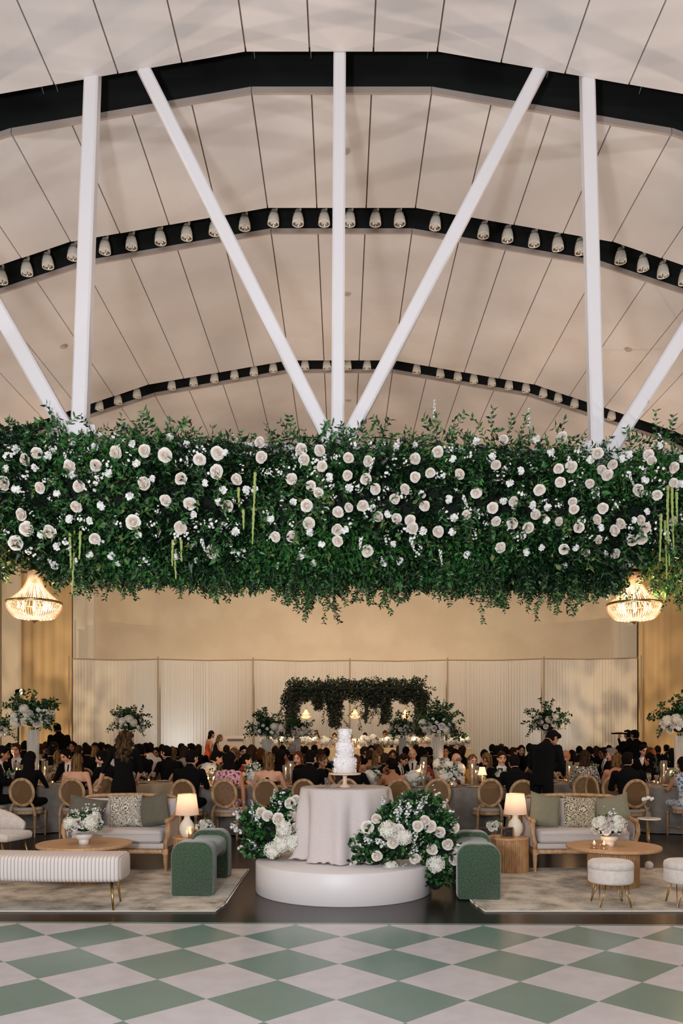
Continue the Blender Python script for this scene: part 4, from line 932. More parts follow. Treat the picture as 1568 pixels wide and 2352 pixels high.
# round storage stools
def stool(loc, lbl):
    t = thing('round_stool', loc, lbl, 'stool', 'cream round stools by the right coffee table')
    MB().lathe([(0, .215), (.19, .215), (.203, .225), (.205, .24), (.205, .345), (.20, .35), (0, .35)], 48, cap=False).build('drum_body', m_boucle, t, True)
    MB().lathe([(0, .352), (.198, .352), (.207, .36), (.208, .38), (.203, .405), (.18, .42), (.1, .427), (0, .428)], 48, cap=False).build('cushioned_lid', m_boucle, t, True)
    MB().lathe([(.2055, .349), (.2095, .351), (.2095, .355), (.2055, .357)], 48, cap=False).build('piping', m_cream, t, True)
    for k, a in enumerate((-2.35, -.80, .75, 2.3)):
        c = Vector((.15*cos(a), .15*sin(a), .217)); tp = Vector((.205*cos(a), .205*sin(a), .006)); s = Vector((-sin(a), cos(a), 0))*.035
        MB().tube([c-s, tp-s*.12, tp+s*.12, c+s], .0048, 8).build('hairpin_leg', m_brass, t, True)
    return t
stool((GX(1402, 7.76), 7.76, .013), 'round cream stool with hairpin legs in front of the right coffee table')
stool((GX(1577, 7.76), 7.76, .013), 'round cream stool with hairpin legs cut by the right frame edge')
# marble side table with ball base
t = thing('marble_side_table', (GX(1490, 9.85), 9.85, .001), 'slim brass side table with marble top and marble ball base', 'side table')
MB().lathe([(0, 0), (.075, 0), (.075, .008), (0, .01)], 24, cap=False).build('base_plate', m_brass, t); MB().ell((0, 0, .058), (.052, .052, .05), 20, 12).build('marble_ball', m_marble, t, True)
MB().tube([(0, 0, .1), (0, 0, .6)], .006, 8).build('stem', m_brass, t, True); MB().lathe([(0, .605), (.135, .605), (.138, .612), (.135, .62), (0, .62)], 36, cap=False).build('marble_top', m_marble, t)
t = thing('bud_vase', (GX(1488, 9.85), 9.85, .622), 'glass bud vase with white blooms on the marble side table', 'vase')
MB().lathe([(0, .002), (.02, .0), (.03, .015), (.034, .035), (.025, .06), (.012, .075), (.014, .1), (.02, .125), (.018, .125), (.011, .1), (.01, .075), (.0, .06)], 20, cap=False).build('glass_body', m_glass, t, True)
MB().tube([(0, 0, .01), (-.005, 0, .16), (-.02, 0, .22)], .003, 5).build('stem', m_stem, t)
for dx, dz, s in ((-.05, .22, .8), (.0, .235, .75), (.045, .225, .7)): place('bloom', CARN[0], t, (dx, -.01, dz), (-1.0, 0, dx*5), s)
# flower bowls, candles, frame
def bowl(root, m, r=.085, h=.11):
    MB().lathe([(0, 0), (r*.62, 0), (r*.62, h*.38), (r*.6, h*.42), (r*.98, h*.62), (r*1.08, h*.85), (r*1.0, h*1.02), (r*.9, h*1.0), (0, h*.7)], 32, cap=False).build('bowl', m, root, True)
t = thing('flower_bowl', (GX(199, 9.0), 8.9, .435), 'white footed bowl overflowing with white flowers, left coffee table', 'flower arrangement')
bowl(t, mat('white_ceramic', (232, 226, 220), .35)); bouquet(t, (0, 0, .215), (.18, .16, .13), 220, [(HYD, 'hydrangea', 6, .85), (ROSE, 'rose', 13, .95), (CARN, 'carnation', 7, .8), (CLU, 'blossom_cluster', 18, .9)], leafL=.06, leafW=.022, sprays=6, sprayL=.06, seed=31, mi=(1, 1, 0))
for dx, dz in ((-.12, .33), (.03, .36), (.14, .37)): 
    umb = clus_mesh('lace_umbel', int(dz*100), 26, .055, .010); place('lace_umbel', umb, t, (dx, 0, dz), (.2, dx, 0), 1)
t = thing('rose_bowl', (GX(1396, 8.75), 8.72, .435), 'cream bowl heaped with ivory roses, right coffee table', 'flower arrangement')
bowl(t, m_ceram); bouquet(t, (0, 0, .20), (.165, .15, .115), 140, [(ROSE, 'rose', 30, 1.05), (HYD, 'hydrangea', 5, .75), (CARN, 'carnation', 6, .85), (CLU, 'blossom_cluster', 8, .8)], leafL=.05, leafW=.018, sprays=5, sprayL=.05, seed=33, mi=(1, 0))
place('lace_umbel', umb, t, (.03, 0, .34), (.3, .3, 0), 1.1)
def tealight(loc, lbl, grp):
    t = thing('tealight_holder', loc, lbl, 'candle', grp)
    MB().lathe([(0, 0), (.04, 0), (.045, .008), (.022, .02), (.045, .034), (.05, .042), (.03, .05), (.028, .03), (0, .028)], 20, cap=False).build('glass_holder', m_glass, t, True)
    MB().lathe([(0, .03), (.02, .03), (.02, .056), (0, .058)], 14, cap=False).build('wax', m_candle, t, True)
    MB().ell((0, 0, .068), (.005, .005, .013), 8, 6).build('flame', m_flame, t, True)
    l = light('flame_light', 'POINT', (0, 0, .09), None, .25, (1, .6, .3), .01); l.parent = t
tealight((GX(1364, 8.56), 8.56, .435), 'small glass tealight burning on the right coffee table, left of the pair', 'tealights by the rose bowl')
tealight((GX(1386.5, 8.52), 8.52, .435), 'small glass tealight burning beside the rose bowl foot', 'tealights by the rose bowl')
t = thing('pillar_votive', (GX(437.5, 9.62), 9.62, .412), 'glass votive with lit candle beside the left lamp', 'candle')
MB().lathe([(0, 0), (.03, 0), (.032, .11), (.029, .11), (.027, .006), (0, .006)], 18, cap=False).build('glass_cup', m_glass, t, True); MB().lathe([(0, .007), (.025, .007), (.025, .045), (0, .045)], 14, cap=False).build('wax', m_candle, t, True)
MB().ell((0, 0, .058), (.005, .005, .012), 8, 6).build('flame', m_flame, t, True); l = light('flame_light', 'POINT', (0, 0, .075), None, .35, (1, .6, .3), .01); l.parent = t
t = thing('photo_frame', (GX(1164, 9.60), 9.60, .412), 'small copper picture frame with dark photograph beside the right lamp', 'picture frame')
MB().box((0, 0, .068), (.150, .012, .125)).build('frame', m_gold, t); MB().box((0, -.008, .068), (.125, .004, .10)).build('photograph', mat('dark_photograph', (40, 34, 32), .3, rgb2=(120, 96, 84), scale=30, lo=.55, hi=.7), t); t.rotation_euler = (-.2, .05, .12)
def small_bouquet(loc, lbl, seed, s=1):
    t = thing('small_bouquet', loc, lbl, 'flower arrangement'); MB().lathe([(0, 0), (.03, 0), (.012, .015), (.012, .03), (.045, .06), (.05, .085), (.045, .085), (.01, .04), (0, .035)], 18, cap=False).build('glass_cup', m_glass, t, True)
    bouquet(t, (0, 0, .13), (.085*s, .07, .06), 60, [(ROSE, 'rose', 6, .95), (CARN, 'carnation', 3, .7), (CLU, 'blossom_cluster', 5, .7)], leafL=.045, leafW=.015, sprays=4, sprayL=.05, seed=seed, mi=(0, 1)); return t
small_bouquet((GX(472, 9.78), 9.72, .411), 'small glass of white roses between left lamp and green bench', 41, 1.1)
small_bouquet((GX(1133, 9.70), 9.70, .411), 'small glass of white roses left of the right lamp', 42, .9)
# white shell chair, left edge
t = thing('shell_chair', (GX(6, 9.95), 9.95, .001), 'white upholstered shell-back chair with gold legs at left edge', 'chair', rz=1.25)
def shell():
    rings = []; n = 28
    for i in range(n+1):
        a = -1.9+3.8*i/n; r0 = .30; h = .46+.28*cos(a*.55)**2; row = []
        x, y = r0*sin(a), .02+r0*cos(a)*.8; th = .045+.014*abs(sin(a*5.2))
        nx, ny = sin(a), cos(a)
        for (o_, z) in ((-th/2, .42), (-th/2, h-.03), (-th/4, h), (th/4, h), (th/2, h-.03), (th/2, .42)): row.append((x+nx*o_+nx*(z-.42)*.22, y+ny*o_+ny*(z-.42)*.25, z))
        rings.append(row)
    return MB().loft(rings)
shell().build('shell_back', m_boucle, t, True)
MB().rbox((0, 0, .40), (.56, .52, .10), .045, 4, fn=lambda p: Vector((p.x*(1-.15*abs(p.y)/.26), p.y, p.z))).build('seat', m_boucle, t, True)
for sx in (-1, 1):
    for sy in (-1, 1): MB().tube([(sx*.18, sy*.16, .36), (sx*.24, sy*.22, 0)], [.012, .007], 8).build('leg', m_brass, t, True)
# big crystal chandeliers
m_crys = mat('lit_crystal', (255, 236, 208), .08, trans=.55, spec=.9)
m_bulb = mat('chandelier_bulb', (255, 214, 160), .4, emis=(255, 200, 145), estr=6)
def chandelier(loc, R_, lbl, grp, det=1, e=60, cat='chandelier', ch=.62):
    t = thing('crystal_chandelier', loc, lbl, cat, grp)      # origin at rim centre
    s = R_/.30
    MB().lathe([(.300*s, -.012*s), (.312*s, -.012*s), (.314*s, .012*s), (.300*s, .012*s)], 48, cap=False).build('brass_rim', m_brass, t, True)
    MB().lathe([(.075*s, .355*s), (.085*s, .36*s), (.05*s, .39*s), (.02*s, .42*s), (.012*s, .5*s), (0, .5*s)], 20, cap=False).build('crown', m_brass, t, True)
    MB().tube([(0, 0, .5*s), (0, 0, ch*s)], .008*s, 6).build('chain', m_brass, t)
    MB().lathe([(0, -.235*s), (.012*s, -.228*s), (.022*s, -.208*s), (.05*s, -.2*s), (0, -.195*s)], 16, cap=False).build('finial', m_brass, t, True)
    def strands(fn, n, m, name, br):
        vs = []; fs = []; b0 = np.array([(1, 0, 0), (0, 1, 0), (-1, 0, 0), (0, -1, 0), (0, 0, 1.2), (0, 0, -1.2)])*br; bf = np.array([(0, 1, 4), (1, 2, 4), (2, 3, 4), (3, 0, 4), (1, 0, 5), (2, 1, 5), (3, 2, 5), (0, 3, 5)]); V = []; Fl = []; k = 0
        for i in range(n):
            a = 2*pi*i/n
            for j in range(m):
                r, z = fn((j+.5)/m); V.append(b0+np.array((r*cos(a), r*sin(a), z))); Fl.append(bf+k*6); k += 1
        o = place(name, rough_mesh(np.concatenate(V), np.concatenate(Fl), name, m_crys), t); o['kind'] = 'stuff'
    nn = 44 if det else 22
    strands(lambda u: (s*(.07+.235*(u**2.3)), s*(.355-.35*u)), nn, 34 if det else 16, 'upper_strands', .0075*s if det else .011*s)
    def bk(u):
        if u < .78: q = u/.78; return s*.305*(1-.30*q*q), s*(-.015-.155*q)
        q = (u-.78)/.22; return s*.2135*(1-.85*q), s*(-.17-.03*q)
    strands(bk, 64 if det else 30, 22 if det else 10, 'crystal_basket', .0078*s if det else .014*s)
    for k in range(8 if det else 3):
        a = 2*pi*(k+.5)/(8 if det else 4); MB().ell((.17*s*cos(a), .17*s*sin(a), -.035*s), (.02*s, .02*s, .04*s), 8, 6).build('bulb', m_bulb, t, True)
    MB().ell((0, 0, .12*s), (.02*s, .02*s, .05*s), 8, 6).build('bulb', m_bulb, t, True)
    l = light('chandelier_glow', 'POINT', (0, 0, -.06*s), None, e, (1, .66, .38), .1*s); l.parent = t
    l = light('chandelier_glow', 'POINT', (0, 0, .15*s), None, e*.4, (1, .66, .38), .05*s); l.parent = t
    return t
chandelier(P(79, 1385, 8.0), .253, 'lit crystal basket chandelier under the garland at left', 'chandeliers under the garland', 1, 45, ch=1.6)
chandelier(P(1456.5, 1388, 8.5), .268, 'lit crystal basket chandelier under the garland at right', 'chandeliers under the garland', 1, 45, ch=1.6)
chandelier(P(1598, 1345, 12.5), .30, 'lit crystal chandelier cut by the right frame edge', 'chandeliers under the garland', 1, 60, ch=3.2)
chandelier(P(-60, 1345, 12.5), .30, 'lit crystal chandelier just beyond the left frame edge', 'chandeliers under the garland', 0, 60) if False else None
# ================================================================ people: one continuous remeshed body each, hair as a child
m_skin = mat('light_skin', (222, 166, 134), .55); m_tan = mat('tan_skin', (188, 128, 92), .55); m_brown = mat('brown_skin', (122, 78, 54), .55)
m_blk = mat('black_suit_cloth', (11, 10, 11), .9, spec=.15); m_navy = mat('navy_cloth', (17, 18, 27), .8, spec=.2); m_shirt = mat('white_shirt', (226, 220, 214), .7); m_greysh = mat('light_grey_cloth', (158, 150, 140), .8)
m_eye = mat('dark_eye', (34, 24, 20), .4); m_lip = mat('lip', (166, 74, 64), .5); m_shoe = mat('black_shoe', (14, 13, 13), .3)
m_hblk = mat('black_hair', (10, 8, 7), .85, spec=.12, rgb2=(20, 15, 12), scale=60, stretch=(1, 1, .12), bump=.3, bscale=90)
m_hbrn = mat('brown_hair', (36, 24, 16), .85, spec=.12, rgb2=(64, 44, 28), scale=50, stretch=(1, 1, .12), bump=.5, bscale=80)
m_hbld = mat('blond_hair', (140, 106, 64), .85, spec=.12, rgb2=(66, 46, 28), scale=42, stretch=(1, 1, .10), bump=.5, bscale=70)
m_hgry = mat('grey_hair', (150, 144, 136), .85, spec=.12, rgb2=(110, 104, 98), scale=60, bump=.4, bscale=90)
m_haub = mat('auburn_hair', (112, 66, 34), .85, spec=.12, rgb2=(76, 42, 22), scale=50, stretch=(1, 1, .12), bump=.5, bscale=80)
m_ombre = mat('dark_blond_waves', (98, 72, 44), .85, spec=.12, rgb2=(44, 30, 20), scale=30, stretch=(1, 1, .3), bump=.3, bscale=60)
def print_mat(name, c0, c1, sc_, lo=.47, hi=.53): return mat(name, c0, .8, rgb2=c1, scale=sc_, detail=2, lo=lo, hi=hi)
m_pink = print_mat('pink_floral_cloth', (226, 170, 178), (120, 44, 62), 22, .52, .60); m_bw = print_mat('black_white_floral_cloth', (20, 18, 18), (200, 190, 174), 60)
m_orange = mat('orange_satin', (222, 74, 34), .5); m_red = mat('red_cloth', (130, 34, 30), .7); m_yel = mat('mustard_cloth', (190, 138, 58), .7)
m_teal = mat('teal_cloth', (70, 92, 94), .7); m_blue = print_mat('white_blue_print', (206, 208, 214), (72, 92, 132), 26, .5, .6); m_seq = mat('dark_sequins', (66, 58, 48), .3, rgb2=(132, 118, 96), scale=160); m_dgrn = mat('dark_green_cloth', (18, 40, 34), .7)
m_strp = mat('striped_cloth', (180, 168, 140), .8, rgb2=(30, 28, 26), scale=16, stretch=(6, 6, .2), detail=0)

V3 = Vector
HEADC = V3((0, .045, 1.225))
def head_prims(mb, c):
    def fn(p, v):
        x, y, z = p
        if z < 0:
            k = -z/.118; x *= 1-.30*k; y = y*(1-.12*k)+.012*k if y > 0 else y*(1-.25*k)
        if y > 0: y *= .94; x *= .99
        return V3((x, y, z))
    mb.ell(c, (.076, .096, .118), 20, 16, fn=fn)
    mb.tube([c+V3((0, .085, .018)), c+V3((0, .098, -.008)), c+V3((0, .108, -.022)), c+V3((0, .09, -.032))], [.009, .011, .014, .008], 8)
    mb.tube([c+V3((-.026, .078, -.055)), c+V3((0, .090, -.053)), c+V3((.026, .078, -.055))], [.005, .011, .005], 8)
    mb.ell(c+V3((0, .078, -.098)), (.026, .018, .018), 10, 8)
    mb.tube([c+V3((-.055, .070, .026)), c+V3((0, .086, .024)), c+V3((.055, .070, .026))], [.008, .010, .008], 8)
    for s in (-1, 1):
        mb.ell(c+V3((s*.078, -.004, -.004)), (.010, .020, .030), 8, 8); mb.ell(c+V3((s*.042, .066, -.028)), (.022, .018, .02), 8, 6)
def loft_body(mb, secs):
    rings = [[(cx+rx*(abs(cos(a))**.85)*(1 if cos(a) > 0 else -1), cy+ry*(abs(sin(a))**.85)*(1 if sin(a) > 0 else -1), z) for a in [2*pi*j/20 for j in range(20)]] for z, cx, cy, rx, ry in secs]
    mb.loft(rings)
def hand(mb, w, d, up, side, curl=.35, s=1):
    """palm and five separate fingers from wrist w pointing along d; side = thumb direction"""
    d = V3(d).normalized(); side = (V3(side)-d*V3(side).dot(d)).normalized(); nrm = d.cross(side).normalized()
    if nrm.dot(V3(up)) < 0: nrm = -nrm
    pc = w+d*.045; mb.loft([[w+d*t+side*(a*wd)+nrm*(b*.013) for a, b in ((-1, -.6), (0, -1), (1, -.6), (1, .6), (0, 1), (-1, .6))] for t, wd in ((0, .026), (.03, .034), (.075, .038), (.092, .036))])
    for k, (o, L) in enumerate(((.030, .066), (.010, .074), (-.010, .070), (-.029, .054))):
        b = w+d*.085+side*o; p1 = b+d*L*.45-nrm*L*.10*curl*2; p2 = p1+(d*.8-nrm*curl*1.4).normalized()*L*.32; p3 = p2+(d*.5-nrm*curl*2.2).normalized()*L*.25; mb.tube([b, p1, p2, p3], [.0088, .0085, .0078, .006], 7)
    b = w+d*.02+side*.025; mb.tube([b, b+side*.028+d*.025-nrm*.006, b+side*.036+d*.058-nrm*.014], [.011, .0098, .007], 7)
BODY = {}
def body(kind, pose):
    """pose dict: legs 'sit'/'stand', armL, armR = (elbow, wrist, hand dir). Returns (mesh data source)"""
    key = (kind, pose['name'])
    if key in BODY: return BODY[key]
    male = kind == 'm'; mb = MB(); sh = .195 if male else .165; up = pose.get('up', 0)   # up = hip height offset for standing
    U = V3((0, 0, up))
    if male: secs = [(.46+up, 0, .0, .15, .11), (.56+up, 0, 0, .168, .12), (.70+up, 0, .0, .155, .11), (.85+up, 0, 0, .175, .118), (.96+up, 0, -.005, .19, .12), (1.03+up, 0, -.01, .15, .09), (1.075+up, 0, 0, .10, .07), (1.10+up, 0, .005, .06, .055)]
    else: secs = [(.46+up, 0, .0, .15, .11), (.55+up, 0, 0, .17, .12), (.70+up, 0, .0, .125, .092), (.80+up, 0, .01, .135, .10), (.90+up, 0, .015, .145, .115), (.97+up, 0, 0, .15, .095), (1.03+up, 0, -.01, .112, .07), (1.07+up, 0, 0, .085, .055), (1.09+up, 0, .005, .05, .045)]
    loft_body(mb, secs)
    nr = .058 if male else .047
    mb.tube([V3((0, 0, 1.04))+U, V3((0, .02, 1.13))+U, V3((0, .035, 1.19))+U], [nr*1.15, nr, nr], 12)
    head_prims(mb, HEADC+U)
    bones = {'torso': (V3((0, 0, .5))+U, V3((0, 0, 1.0))+U, .13), 'neck': (V3((0, .01, 1.08))+U, V3((0, .035, 1.17))+U, .045), 'head': (HEADC+U+V3((0, 0, -.03)), HEADC+U+V3((0, 0, .03)), .085)}
    ar = 1.0 if male else .78
    for s, k in ((-1, 'armL'), (1, 'armR')):
        S = V3((s*sh, -.005, 1.005))+U; E, W, hd = [V3(q) for q in pose[k]]; E = V3((E.x*s, E.y, E.z)); W = V3((W.x*s, W.y, W.z)); hd = V3((hd.x*s, hd.y, hd.z))
        mb.tube([S+V3((-s*.05, 0, .012)), S, S.lerp(E, .4), E], [.055*ar, .063*ar, .056*ar, .043*ar], 12); mb.tube([E, E.lerp(W, .35), W, W+hd.normalized()*.02], [.043*ar, .044*ar, .029*ar, .026*ar], 12)
        mb.ell(S, (.062*ar,)*3, 12, 8); mb.ell(E, (.044*ar,)*3, 10, 8)
        hand(mb, W+hd.normalized()*.01, hd, (0, 0, 1), (-s, .15, 0), pose.get('curl', .35))
        bones['u'+k] = (S, E, .06*ar); bones['f'+k] = (E, W, .04*ar); bones['h'+k] = (W+hd.normalized()*.03, W+hd.normalized()*.16, .03)
    lr = 1.0 if male else .9
    if pose['legs'] == 'sit':
        for s in (-1, 1):
            Hp, K, A = V3((s*.085, .02, .535)), V3((s*.115, .46, .535)), V3((s*.115, .49, .085))
            mb.tube([Hp, Hp.lerp(K, .5), K], [.088*lr, .08*lr, .06*lr], 12); mb.tube([K, K.lerp(A, .35), A], [.058*lr, .058*lr, .038*lr], 12); mb.ell(K, (.06*lr,)*3, 10, 8)
            mb.tube([A+V3((0, -.04, -.03)), A+V3((0, .05, -.045)), A+V3((0, .17, -.055))], [.036, .036, .026], 10)
            bones['thigh%d' % s] = (Hp, K, .07); bones['calf%d' % s] = (K, A, .045); bones['foot%d' % s] = (A+V3((0, 0, -.045)), A+V3((0, .17, -.055)), .03)
    else:
        for s in (-1, 1):
            Hp, K, A = V3((s*.09, .0, .52+up)), V3((s*.10, .015, .49)), V3((s*.105, -.01, .085))
            mb.tube([Hp, Hp.lerp(K, .5), K], [.09*lr, .08*lr, .058*lr], 12); mb.tube([K, K.lerp(A, .35), A], [.058*lr, .057*lr, .038*lr], 12); mb.ell(K, (.058*lr,)*3, 10, 8)
            mb.tube([A+V3((0, -.04, -.03)), A+V3((0, .05, -.045)), A+V3((0, .17, -.055))], [.036, .036, .026], 10)
            bones['thigh%d' % s] = (Hp, K, .07); bones['calf%d' % s] = (K, A, .045); bones['foot%d' % s] = (A+V3((0, 0, -.045)), A+V3((0, .17, -.055)), .03)
        if pose.get('skirt'):
            z1 = pose['skirt']; loft_body(mb, [(z1, 0, .01, .19, .15), ((z1+.5+up)/2, 0, .01, .185, .145), (.5+up, 0, 0, .175, .125), (.62+up, 0, 0, .15, .10)])
            bones['skirt'] = (V3((0, 0, z1)), V3((0, 0, .6+up)), .15)
    me = mb.mesh('tmp', m_skin); o = bpy.data.objects.new('tmp', me); col.objects.link(o)
    md = o.modifiers.new('r', 'REMESH'); md.mode = 'VOXEL'; md.voxel_size = .0105; md.adaptivity = 0
    md = o.modifiers.new('s', 'SMOOTH'); md.iterations = 2; md.factor = .5
    dg = bpy.context.evaluated_depsgraph_get(); ev = o.evaluated_get(dg); r = bpy.data.meshes.new_from_object(ev)
    nv = len(r.vertices); co = np.empty(nv*3, np.float32); r.vertices.foreach_get('co', co); co = co.reshape(-1, 3)
    nf = len(r.polygons); lv = np.empty(len(r.loops), np.int32); r.loops.foreach_get('vertex_index', lv); quads = lv.reshape(-1, 4) if len(lv) == nf*4 else None
    bpy.data.objects.remove(o)
    fc = co[quads].mean(1) if quads is not None else np.array([p.center for p in r.polygons])
    names = list(bones); Dm = []
    for nme in names:
        a, b, rad = bones[nme]; a = np.array(a); b = np.array(b); ab = b-a; q = fc-a
        sc3 = np.array([.62, 1, 1]) if nme in ('torso', 'skirt') else np.ones(3)
        t = np.clip((q@ab)/(ab@ab), 0, 1)[:, None]; Dm.append(np.linalg.norm((q-t*ab)*sc3, axis=1)-rad)
    own = np.argmin(np.array(Dm), 0)
    slot = np.zeros(nf, np.int32); hc = np.array(HEADC+U)
    for i, nme in enumerate(names):
        m_ = own == i; z = fc[:, 2]-up
        if nme == 'torso': slot[m_ & (z > .89)] = 2; slot[m_ & (z <= .89)] = 1; slot[m_ & (z < .60)] = 5
        elif nme.startswith('uarm'): slot[m_] = 3
        elif nme.startswith('farm'): slot[m_] = 4
        elif nme.startswith('thigh') or nme == 'skirt': slot[m_] = 5
        elif nme.startswith('calf'): slot[m_] = 6
        elif nme.startswith('foot'): slot[m_] = 7
        elif nme == 'neck': slot[m_ & (z < 1.125)] = 13
    hx, hy, hz = fc[:, 0]-hc[0], fc[:, 1]-hc[1], fc[:, 2]-hc[2]
    hd_ = own == names.index('head')
    slot[hd_ & (np.abs(np.abs(hx)-.031) < .0105) & (np.abs(hz-.006) < .0055) & (hy > .05)] = 10
    slot[hd_ & (np.abs(hx) < .024) & (np.abs(hz+.054) < .008) & (hy > .05)] = 11
    slot[hd_ & (np.abs(np.abs(hx)-.033) < .019) & (np.abs(hz-.030) < .006) & (hy > .05)] = 12
    zz = fc[:, 2]-up; tor = (slot == 1) | (slot == 2) | (slot == 13)
    vz = tor & (fc[:, 1] > .03) & (zz > .80) & (np.abs(fc[:, 0]) < .012+.085*(zz-.80)/.3); slot[vz] = 8
    slot[vz & (np.abs(fc[:, 0]) < .017) & (zz < 1.06)] = 9
    BODY[key] = (co, quads if quads is not None else [tuple(p.vertices) for p in r.polygons], slot, up); return BODY[key]
def smooth01(t): t = np.clip(t, 0, 1); return t*t*(3-2*t)
MESHV = {}
def posed(kind, pose, lean, yaw, pitch, twist=0):
    key = (kind, pose['name'], lean, yaw, pitch, twist)
    if key in MESHV: return MESHV[key]
    co, quads, slot, up = body(kind, pose); co = co.copy().astype(np.float64)
    def rot(axis, deg): return np.array(Matrix.Rotation(radians(deg), 3, axis))
    # head
    pv = np.array([0, .02, 1.10+up]); t = smooth01((co[:, 2]-(1.085+up))/.09); arm_ok = np.abs(co[:, 0]) < .13
    far = np.linalg.norm(co-np.array(HEADC+V3((0, 0, up))), axis=1) < .20; t = t*arm_ok*far
    Rh = rot('Z', yaw) @ rot('X', -pitch); moved = (co-pv)@Rh.T+pv; co = co*(1-t[:, None])+moved*t[:, None]
    Mh = Matrix.Translation(V3(pv)) @ Matrix(Rh.tolist()).to_4x4() @ Matrix.Translation(-V3(pv)) @ Matrix.Translation(HEADC+V3((0, 0, up)))
    # lean of the upper body
    hp = np.array([0, 0, .52+up]); w = smooth01((co[:, 2]-(.50+up))/.18) if pose['legs'] == 'sit' else smooth01((co[:, 2]-(.42+up))/.22)
    if pose['legs'] == 'sit': w = np.where((co[:, 1] > .2) & (co[:, 2] < .64), 0, w)
    Rl = rot('X', -lean) @ rot('Z', twist); mv = (co-hp)@Rl.T+hp; co = co*(1-w[:, None])+mv*w[:, None]
    Mh = Matrix.Translation(V3(hp)) @ Matrix(Rl.tolist()).to_4x4() @ Matrix.Translation(-V3(hp)) @ Mh
    me = rough_mesh(co, quads, 'body_'+kind, [m_skin]*14, slot, True)
    MESHV[key] = (me, Mh); return MESHV[key]

def hair_mesh(style, m):
    key = ('hair', style, m.name)
    if key in MESHV: return MESHV[key]
    mb = MB(); rnd = random.Random(hash(style) % 97 if False else len(style)*7)
    def nz(p, v, a=.006, f=22): q = noise.noise(p*f); return p*(1+a*q/.08)
    if style == 'bald': mb.ell((0, -.018, -.006), (.083, .088, .05), 18, 10, fn=lambda p, v: V3((p.x, p.y if p.y < .02 else .02+(p.y-.02)*.2, p.z)))
    else: mb.ell((0, -.014, .026), (.086, .100, .106), 20, 14, fn=lambda p, v: nz(V3((p.x, p.y if p.y < 0 else p.y*.93, p.z)), v))
    if style == 'short': mb.ell((0, -.03, -.02), (.080, .078, .075), 16, 10); mb.ell((.012, .04, .10), (.06, .05, .035), 12, 8, fn=nz)
    def mass(z1, w0, w1, dep, wave, y0=-.045, yb=-.02):
        rings = []; K = 16
        for i in range(K+1):
            t = i/K; z = .07+(z1-.07)*t; w = w0+(w1-w0)*t; d_ = dep*(1-.45*t)
            rings.append([((w*(1+wave*.14*sin(t*19+j)))*cos(2*pi*j/20)+wave*.008*sin(t*15+j*2), y0+yb*t+d_*sin(2*pi*j/20)*(1 if sin(2*pi*j/20) < 0 else .75)+wave*.009*sin(t*17+j*1.7), z) for j in range(20)])
        mb.loft(rings)
    if style == 'long': mass(-.36, .084, .088, .068, .8)
    if style == 'verylong': mass(-.48, .086, .10, .072, .35)
    if style == 'curly': mass(-.34, .09, .125, .085, 1.7); [mb.ell((rnd.uniform(-.11, .11), rnd.uniform(-.13, -.03), rnd.uniform(-.38, .0)), (.03, .03, .05), 8, 6) for _ in range(26)]
    if style == 'bob': mass(-.13, .088, .088, .075, .4)
    if style == 'bun': mb.ell((0, -.105, -.01), (.046, .042, .046), 12, 8, fn=nz); mb.ell((0, -.03, -.02), (.078, .076, .07), 14, 8)
    me = mb.mesh('hair_'+style, m, True); MESHV[key] = me; return me

SIT = dict(name='sit', legs='sit', armL=((.25, .13, .80), (.15, .36, .815), (-.25, 1, 0)), armR=((.25, .13, .80), (.15, .36, .815), (-.25, 1, 0)))
LAP = dict(name='lap', legs='sit', armL=((.24, -.02, .78), (.17, .18, .66), (-.3, 1, -.2)), armR=((.24, -.02, .78), (.17, .18, .66), (-.3, 1, -.2)))
DANG = dict(name='dangle', legs='sit', armL=((.25, .13, .80), (.15, .36, .815), (-.25, 1, 0)), armR=((.235, -.02, .76), (.25, .0, .53), (0, .2, -1)))
CHIN = dict(name='chin', legs='sit', armL=((.24, .20, .86), (.10, .17, 1.08), (-.3, -.25, .8)), armR=((.25, .13, .80), (.15, .36, .815), (-.25, 1, 0)))
STM = dict(name='stand', legs='stand', up=.43, armL=((.24, -.02, 1.20), (.24, .06, .96), (0, .2, -1)), armR=((.24, -.02, 1.20), (.24, .06, .96), (0, .2, -1)))
STD = dict(name='standdress', legs='stand', up=.40, skirt=.45, armL=((.225, -.02, 1.17), (.23, .05, .93), (0, .2, -1)), armR=((.225, -.02, 1.17), (.23, .05, .93), (0, .2, -1)))
POINT = dict(name='point', legs='stand', up=.40, skirt=.12, armL=((.20, .10, 1.17), (.12, .30, 1.32), (-.1, .5, .8)), armR=((.20, .13, 1.17), (.12, .36, 1.36), (-.1, .6, .7)))
LONGD = dict(name='longdress', legs='stand', up=.40, skirt=.10, armL=((.225, -.02, 1.17), (.22, .05, .93), (0, .2, -1)), armR=((.225, -.02, 1.17), (.22, .05, .93), (0, .2, -1)))
REACH = dict(name='reach', legs='stand', up=.36, skirt=.50, armL=((.30, .12, 1.12), (.38, .26, .92), (.35, .3, -.8)), armR=((.23, .10, 1.12), (.16, .28, 1.02), (-.1, .6, -.5)))
SERVE = dict(name='serve', legs='stand', up=.40, armL=((.25, .10, 1.16), (.18, .32, 1.10), (-.1, 1, -.1)), armR=((.25, .10, 1.16), (.18, .32, 1.10), (-.1, 1, -.1)))
TRAY = dict(name='tray', legs='stand', up=.42, curl=.0, armL=((.36, .02, 1.30), (.42, .06, 1.55), (.0, -.35, .9)), armR=((.24, -.02, 1.20), (.20, .10, .98), (0, .2, -1)))
